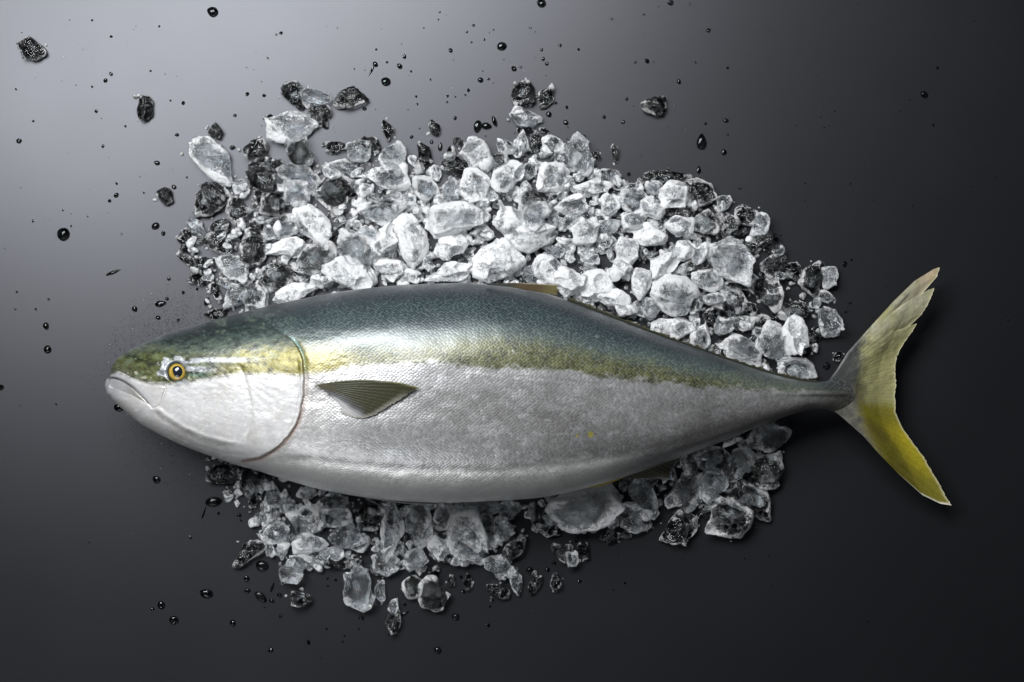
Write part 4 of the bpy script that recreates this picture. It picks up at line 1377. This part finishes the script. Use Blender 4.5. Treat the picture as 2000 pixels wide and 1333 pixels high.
# clear heart, frosted thin edge
RIMMED = {(1424, 1012), (1326, 1034), (494, 494), (656, 377), (542, 538), (1588, 544), (1044, 392), (806, 1148), (848, 1160), (1496, 576), (1470, 976), (614, 508), (468, 412)}
for n_, i in enumerate(order):
    (px, py, a, b, ang, frost), major = allw[i]
    if major and not (py < 260 and (px < 800 or px > 1250)):
        a, b = a * 1.09, b * 1.09
    size = math.sqrt(a * b)
    rs = np.random.default_rng(900 + i)
    c = min(a, b) * rs.uniform(0.62, 0.9) * (0.85 if size > 26 else 1.0)
    v, f, fv = chunk_shape(100 + i * 7, 5 if size > 27 else 4 if size > 12 else 3, a * K, b * K, c * K, -math.radians(ang), rough=1.1 if frost > .3 else 0.8, facets=True)
    fd = inside(FISH_POLY, np.array([px]), np.array([py]))[0]
    cap = 0.072 if (UP := py < 750) else 0.050
    z0 = settle(v, px, py, cap)
    x, y, _ = W(px, py, z0)
    if size > 13:
        v, f = fractures(i, v, f, size)
        fv = np.r_[fv, np.full(len(v) - len(fv), 0.1)]
    ca_, sa_ = math.cos(math.radians(ang)), math.sin(math.radians(ang))
    ux = (v[:, 0] * ca_ - v[:, 1] * sa_) / (a * K)
    uy = (v[:, 0] * sa_ + v[:, 1] * ca_) / (b * K)
    rim = sstep(0.45, 0.95, np.hypot(ux, uy) + 0.12 * vnoise(v / (size * K) * 1.5 + i, i))
    if major and LUMPS[i][:2] in RIMMED:
        rim = -1.8 + 4.6 * rim
    elif frost < 0.84:
        rim = -1.1 + 3.2 * rim
    o = mesh_obj('ice_chunk', v, f, M_ICE, cols={'rim': np.stack([rim, fv + 0.5, rim], 1)})
    if z0 + v[:, 2].min() < 0.004 and (frost < (0.32 if py < 800 else 0.16) or (LUMPS[i][:2] if major else 0) in RIMMED):
        wet_base(o, v, f, v[:, 2].min() + 0.45 * (v[:, 2].max() - v[:, 2].min()))
    o.location = (float(x), float(y), float(z0))
    o['frost'] = float(frost)
    lab, grp = ice_words(px, py, a, b, frost)
    lab = STRAY.get((px, py), lab)
    tag(o, lab, 'ice', grp)
    ICE_LIST.append((o, px, py, lab))

# 4) splinters wedged into the gaps of the heap
gv, gf, gc, go = [], [], [], 0
for k, q in enumerate(list(rand_in(UP_POLY, 2600)) + list(rand_in(LO_POLY, 500))):
    w_ = math.exp(-((q[0] - 1010) / 400) ** 2 - ((q[1] - 500) / 150) ** 2) if q[1] < 720 else 0.25
    ci, cj = int(q[0] / 4), int(q[1] / 4)
    if RNG.uniform() > w_ + 0.10 or HM[ci - 2:ci + 3, cj - 2:cj + 3].max() > 0.013 or inside(FISH_POLY, q[:1], q[1:])[0]:
        continue
    s_ = RNG.uniform(5, 10) * K
    v, f, fv = chunk_shape(9000 + k % 240, 3, s_ * RNG.uniform(1, 1.7), s_ * RNG.uniform(.7, 1.0), s_ * RNG.uniform(.6, 1.0), RNG.uniform(0, 6.28), facets=True)
    z0 = settle(v, q[0], q[1], 0.022)
    x, y, _ = W(q[0], q[1], z0)
    gv.append(v + np.array([x, y, z0]))
    gf.append(f + go)
    gc.append(np.stack([0 * fv + 0.5, fv + 0.5, fv], 1))
    go += len(v)
gs = mesh_obj('ice_splinters', np.concatenate(gv), np.concatenate(gf), M_ICE, cols={'rim': np.concatenate(gc)})
gs['frost'] = 0.6
tag(gs, 'small ice splinters wedged into the gaps between the chunks', 'ice', kind='stuff')

# look-alikes: name the neighbours that tell them apart
def look(q):
    w_ = q[3].split(' ice ')[0].split()
    return ' '.join(w_) if ' ice ' in q[3] and len(w_) < 4 else ''


for rnd in (1, 2, 3):
    seen = {}
    for it in ICE_LIST:
        seen.setdefault(it[0]['label'], []).append(it)
    for lab, its in seen.items():
        if len(its) < 2:
            continue
        for (o, px, py, base) in its:
            nb = sorted((q for q in ICE_LIST if q[0] is not o and look(q) and q[3] != base), key=lambda q: math.hypot(q[1] - px, q[2] - py))
            if rnd == 1:
                new = f'{base}, beside a {look(nb[0])} one'
            else:
                short = base.replace("on the heap's rim ", 'at the rim ').replace('very large', 'huge')
                new = f'{short} by {look(nb[rnd - 2]).replace("very large", "huge")} and {look(nb[rnd - 1]).replace("very large", "huge")} ones'
            if len(new.split()) <= 16:
                o['label'] = new

# ------------------------------------------------------------------ water drops
DROPS = [(416, 24, 11), (180, 40, 2.5), (217, 72, 3), (311, 52, 2.5), (540, 68, 2.4), (549, 65, 3.5), (523, 114, 2.5), (217, 145, 4),
         (206, 158, 4.5), (294, 139, 2.6), (180, 170, 2.5), (31, 175, 2.5), (333, 197, 2.2), (358, 202, 4), (188, 218, 3.5),
         (483, 184, 4), (516, 187, 3.6), (65, 237, 2.6), (37, 276, 5.4), (201, 286, 3.5), (245, 247, 2.5), (346, 264, 4),
         (380, 272, 3.5), (454, 289, 5.6), (307, 319, 5.6), (228, 359, 3), (227, 382, 5.4), (340, 366, 5), (214, 393, 3.5),
         (281, 377, 2.2), (365, 347, 2.2), (123, 411, 2.2), (65, 432, 3), (124, 458, 13), (304, 442, 8), (319, 456, 5),
         (237, 458, 2.2), (139, 442, 2.2), (459, 226, 3.5), (516, 232, 3), (1058, 7, 9), (1310, 6, 6), (1347, 9, 2.5),
         (859, 24, 2.2), (925, 50, 3), (912, 63, 2.5), (1036, 55, 2.5), (946, 78, 2.5), (921, 83, 2.2), (1058, 98, 3.3),
         (1094, 89, 3.5), (1130, 97, 3), (1061, 116, 4), (1068, 125, 4), (880, 99, 4.6), (790, 111, 4.6), (781, 130, 6),
         (733, 126, 6), (754, 160, 9.5), (735, 97, 2.6), (756, 122, 2.6), (803, 140, 2.6), (841, 156, 2.2), (939, 157, 5.6),
         (954, 155, 3), (1004, 135, 5.5), (1017, 132, 2.6), (915, 177, 3.6), (909, 186, 2.2), (874, 188, 3), (889, 189, 2.2),
         (873, 200, 2.6), (813, 189, 2.6), (815, 204, 2.4), (889, 231, 4), (712, 213, 4), (1086, 202, 3), (1107, 210, 3.5),
         (1072, 224, 6.2), (1105, 240, 5.6), (1180, 229, 4), (1217, 239, 4), (1224, 194, 3.5), (1241, 122, 3), (1264, 120, 5),
         (1326, 160, 5), (1359, 122, 2.5), (1258, 29, 2.2), (1195, 38, 2.5), (1140, 268, 5), (1414, 298, 6), (1418, 236, 5.6),
         (1378, 242, 3.2), (1421, 264, 3), (1228, 341, 4), (804, 268, 4), (843, 278, 4), (1445, 368, 3), (1384, 60, 4.4),
         (1421, 133, 3), (1805, 185, 8), (1831, 133, 3), (1823, 245, 2.5), (1650, 516, 6), (1663, 508, 2.6), (1660, 592, 3),
         (1652, 610, 3.2), (1610, 250, 2.2), (1573, 358, 2.4), (1968, 625, 2.2), (1614, 715, 8), (1500, 715, 6),
         (263, 604, 6), (326, 584, 4), (309, 621, 5), (348, 626, 3.5), (358, 572, 3.5), (385, 565, 3), (90, 637, 7), (93, 683, 8),
         (95, 585, 2.5), (33, 571, 2.5), (2, 757, 6), (30, 604, 2.2), (70, 604, 2.6), (110, 790, 2.2), (378, 496, 7), (330, 545, 4),
         (306, 937, 8), (482, 1131, 6.5), (483, 1154, 6), (531, 1174, 5.5), (546, 1163, 5.5), (548, 1204, 4), (517, 1188, 2.6),
         (455, 1217, 6.5), (601, 1255, 5.5), (529, 1270, 5.5), (315, 1182, 8), (340, 1211, 9), (298, 1190, 4), (706, 1208, 5.5),
         (701, 1229, 3), (673, 1243, 2.5), (670, 1254, 2.5), (638, 1229, 2.5), (760, 1240, 2.5), (790, 1181, 4), (855, 1270, 8),
         (890, 1205, 8), (953, 1222, 4.5), (1220, 1139, 3), (1198, 1153, 2.2), (1132, 1136, 4), (1126, 1055, 5), (904, 1156, 5),
         (900, 1127, 4), (1043, 1196, 2.2), (957, 1185, 2.4), (640, 1130, 3), (655, 1133, 4), (640, 1145, 2.5), (717, 1112, 3.6),
         (427, 1003, 3), (467, 1007, 4.6), (471, 1016, 3), (1069, 1113, 5.5), (1035, 1115, 8), (1082, 1100, 4.6), (980, 91, 9.5)]
# long or tear-shaped ones: x, y, half length, half width, turn, tail
TEARS = [(1370, 279, 14, 10, -90, .45), (1365, 333, 7, 4, -90, .4), (933, 247, 12, 8, 100, .2), (950, 247, 9, 7, 10, .4),
         (966, 238, 11, 4.5, 70, 0), (860, 288, 8, 4.5, -85, .4), (726, 138, 9, 2.2, 118, .7), (220, 533, 14, 3.4, -22, .3),
         (313, 594, 10, 6.5, -10, .5), (404, 590, 8, 5, -65, .5), (233, 796, 11, 8, 0, .1), (417, 980, 16, 10, -8, .15),
         (403, 1159, 13, 9, 10, .1), (512, 1105, 12, 11, 0, .1), (509, 1166, 14, 8, 40, .2), (789, 1200, 10, 3.6, -30, .2),
         (398, 1003, 12, 1.8, -70, .6), (372, 1050, 4, 2.6, 60, .2), (532, 1148, 10, 2.6, -70, .2), (850, 1120, 11, 5, 30, .2),
         (495, 715, 1, 1, 0, 0)]
TEARS = TEARS[:-1]


def drop_words(px, py, r, shape):
    al = min((math.hypot(q[0] - px, q[1] - py), q[2]) for q in DROPS if (q[0], q[1]) != (px, py))
    nw = 'tiny' if al[1] < 3.4 else 'small' if al[1] < 4.8 else 'bigger'
    aw = f', paired with a {nw} one' if al[0] < 22 else f', near a {nw} one' if al[0] < 45 else ', on its own' if al[0] > 70 else ''
    sw = 'pinprick' if r < 2.4 else 'tiny' if r < 3.4 else 'small' if r < 4.8 else 'medium' if r < 7 else 'large' if r < 10 else 'biggest'
    if px > 1480:
        zn = 'beyond the upper tail lobe' if px > 1700 else 'near the tail stalk'
    elif py < 560 and px < 470:
        zn = ('far out from the nape' if px < 150 else 'out past the nape' if px < 290 else 'beside the heap')
        zn += '' if py > 250 else ' by the stack'
    elif py < 560:
        zn = ('ahead of the dorsal fin' if px < 760 else 'facing the dorsal fin' if px < 1120 else 'behind the dorsal fin')
        zn += ' close to ice' if py > 170 else ' beyond the heap'
    elif py < 850:
        zn = 'in front of the snout' if px < 205 else 'beside the forehead'
    else:
        zn = 'below the throat' if px < 560 else 'below the pelvic fin ice' if px < 860 else 'below the belly ice'
    lab = f'{sw} {shape} water drop {zn}{aw}'
    return lab if len(lab.split()) <= 16 else f'{sw} {shape} water drop {zn}'


def water_blob(name, px, py, a, b, ang, tail, lab, seed):
    r = np.random.default_rng(seed)
    d, f = ICO[3 if max(a, b) > 3.2 else 2]
    v = d.copy()
    # flattened cap: bead sitting on the board
    wob = 1 + 0.07 * vnoise(v * 1.6 + r.uniform(0, 50, 3), 3)
    v[:, :2] *= wob[:, None]
    x = v[:, 0].copy()
    v[:, 1] *= 1 - tail * np.clip(x, 0, 1) ** 1.2
    v[:, 0] = np.where(x > 0, x * (1 + 0.6 * tail), x)
    hz = min(a, b) * 0.62
    zz = np.where(v[:, 2] > 0, v[:, 2], v[:, 2] * 0.30)
    v = np.stack([v[:, 0] * a * K, v[:, 1] * b * K, zz * hz * K], 1)
    t = -math.radians(ang)
    ca, sa = math.cos(t), math.sin(t)
    v = v @ np.array([[ca, sa, 0], [-sa, ca, 0], [0, 0, 1]])
    v[:, 2] = np.maximum(v[:, 2] - v[:, 2].min() + 0.00004, 0.00004)
    xw, yw, _ = W(px, py, 0)
    o = mesh_obj(name, v, f, M_WATER)
    wet_base(o, v, f, v[:, 2].max() * 0.35, -0.1)
    o.location = (float(xw), float(yw), 0.0)
    tag(o, lab, 'water drop', 'water drops beaded on the board')
    return o


for k, (px, py, r) in enumerate(DROPS):
    rs = np.random.default_rng(300 + k)
    asp = rs.uniform(0.82, 1.0) if r < 7 else rs.uniform(0.88, 1.0)
    tl = rs.uniform(0, 0.3) if r < 8 else 0.08
    water_blob('water_drop', px, py, r * 0.98, r * 0.93 * asp, rs.uniform(0, 360), tl, drop_words(px, py, r, 'round'), 300 + k)
for k, (px, py, a, b, ang, tl) in enumerate(TEARS):
    water_blob('water_drop', px, py, a, b, ang, tl, drop_words(px, py, math.sqrt(a * b), 'streaky' if a / b > 2.5 else 'tear-shaped' if tl > .3 else 'oval'), 700 + k)

# fine spray: uncountable specks, thick round the head
sv, sf, so = [], [], 0
d1, f1 = ICO[1]
spk = []
for k in range(1300):
    t = RNG.uniform(0, 1)
    px = RNG.normal(320, 70)
    py = np.interp(px, [p[0] for p in TOP], [p[1] for p in TOP]) - abs(RNG.normal(0, 45)) - 2
    spk.append((px, py, RNG.uniform(0.35, 0.8)))
for k in range(700):
    px = RNG.normal(330, 60)
    py = np.interp(px, [p[0] for p in BOT], [p[1] for p in BOT]) + abs(RNG.normal(0, 50)) + 2
    spk.append((px, py, RNG.uniform(0.35, 0.8)))
for k in range(420):
    spk.append((RNG.uniform(0, 2000) if k % 3 else RNG.normal(800, 420), RNG.uniform(0, 1333) if k % 2 else RNG.normal(200, 150), RNG.choice([.6, .9, 1.3, 1.7], p=[.4, .3, .2, .1])))
for px, py, r in spk:
    if not (-60 < px < 2060 and -60 < py < 1400):
        continue
    if inside(FISH_POLY, np.array([px]), np.array([py]))[0]:
        continue
    x, y, _ = W(px, py, 0)
    v = d1 * np.array([r, r, r * 0.5]) * K
    v[:, 2] += 0.5 * r * K * 0.7
    v[:, 2] = np.maximum(v[:, 2], 0.00003)
    sv.append(v + np.array([x, y, 0]))
    sf.append(f1 + so)
    so += len(v)
sp = mesh_obj('water_spray', np.concatenate(sv), np.concatenate(sf), M_WATER)
wet_base(sp, np.concatenate(sv), np.concatenate(sf), 0.0004, -0.05)
tag(sp, 'fine water spray speckling the board around the fish head', 'water', kind='stuff')
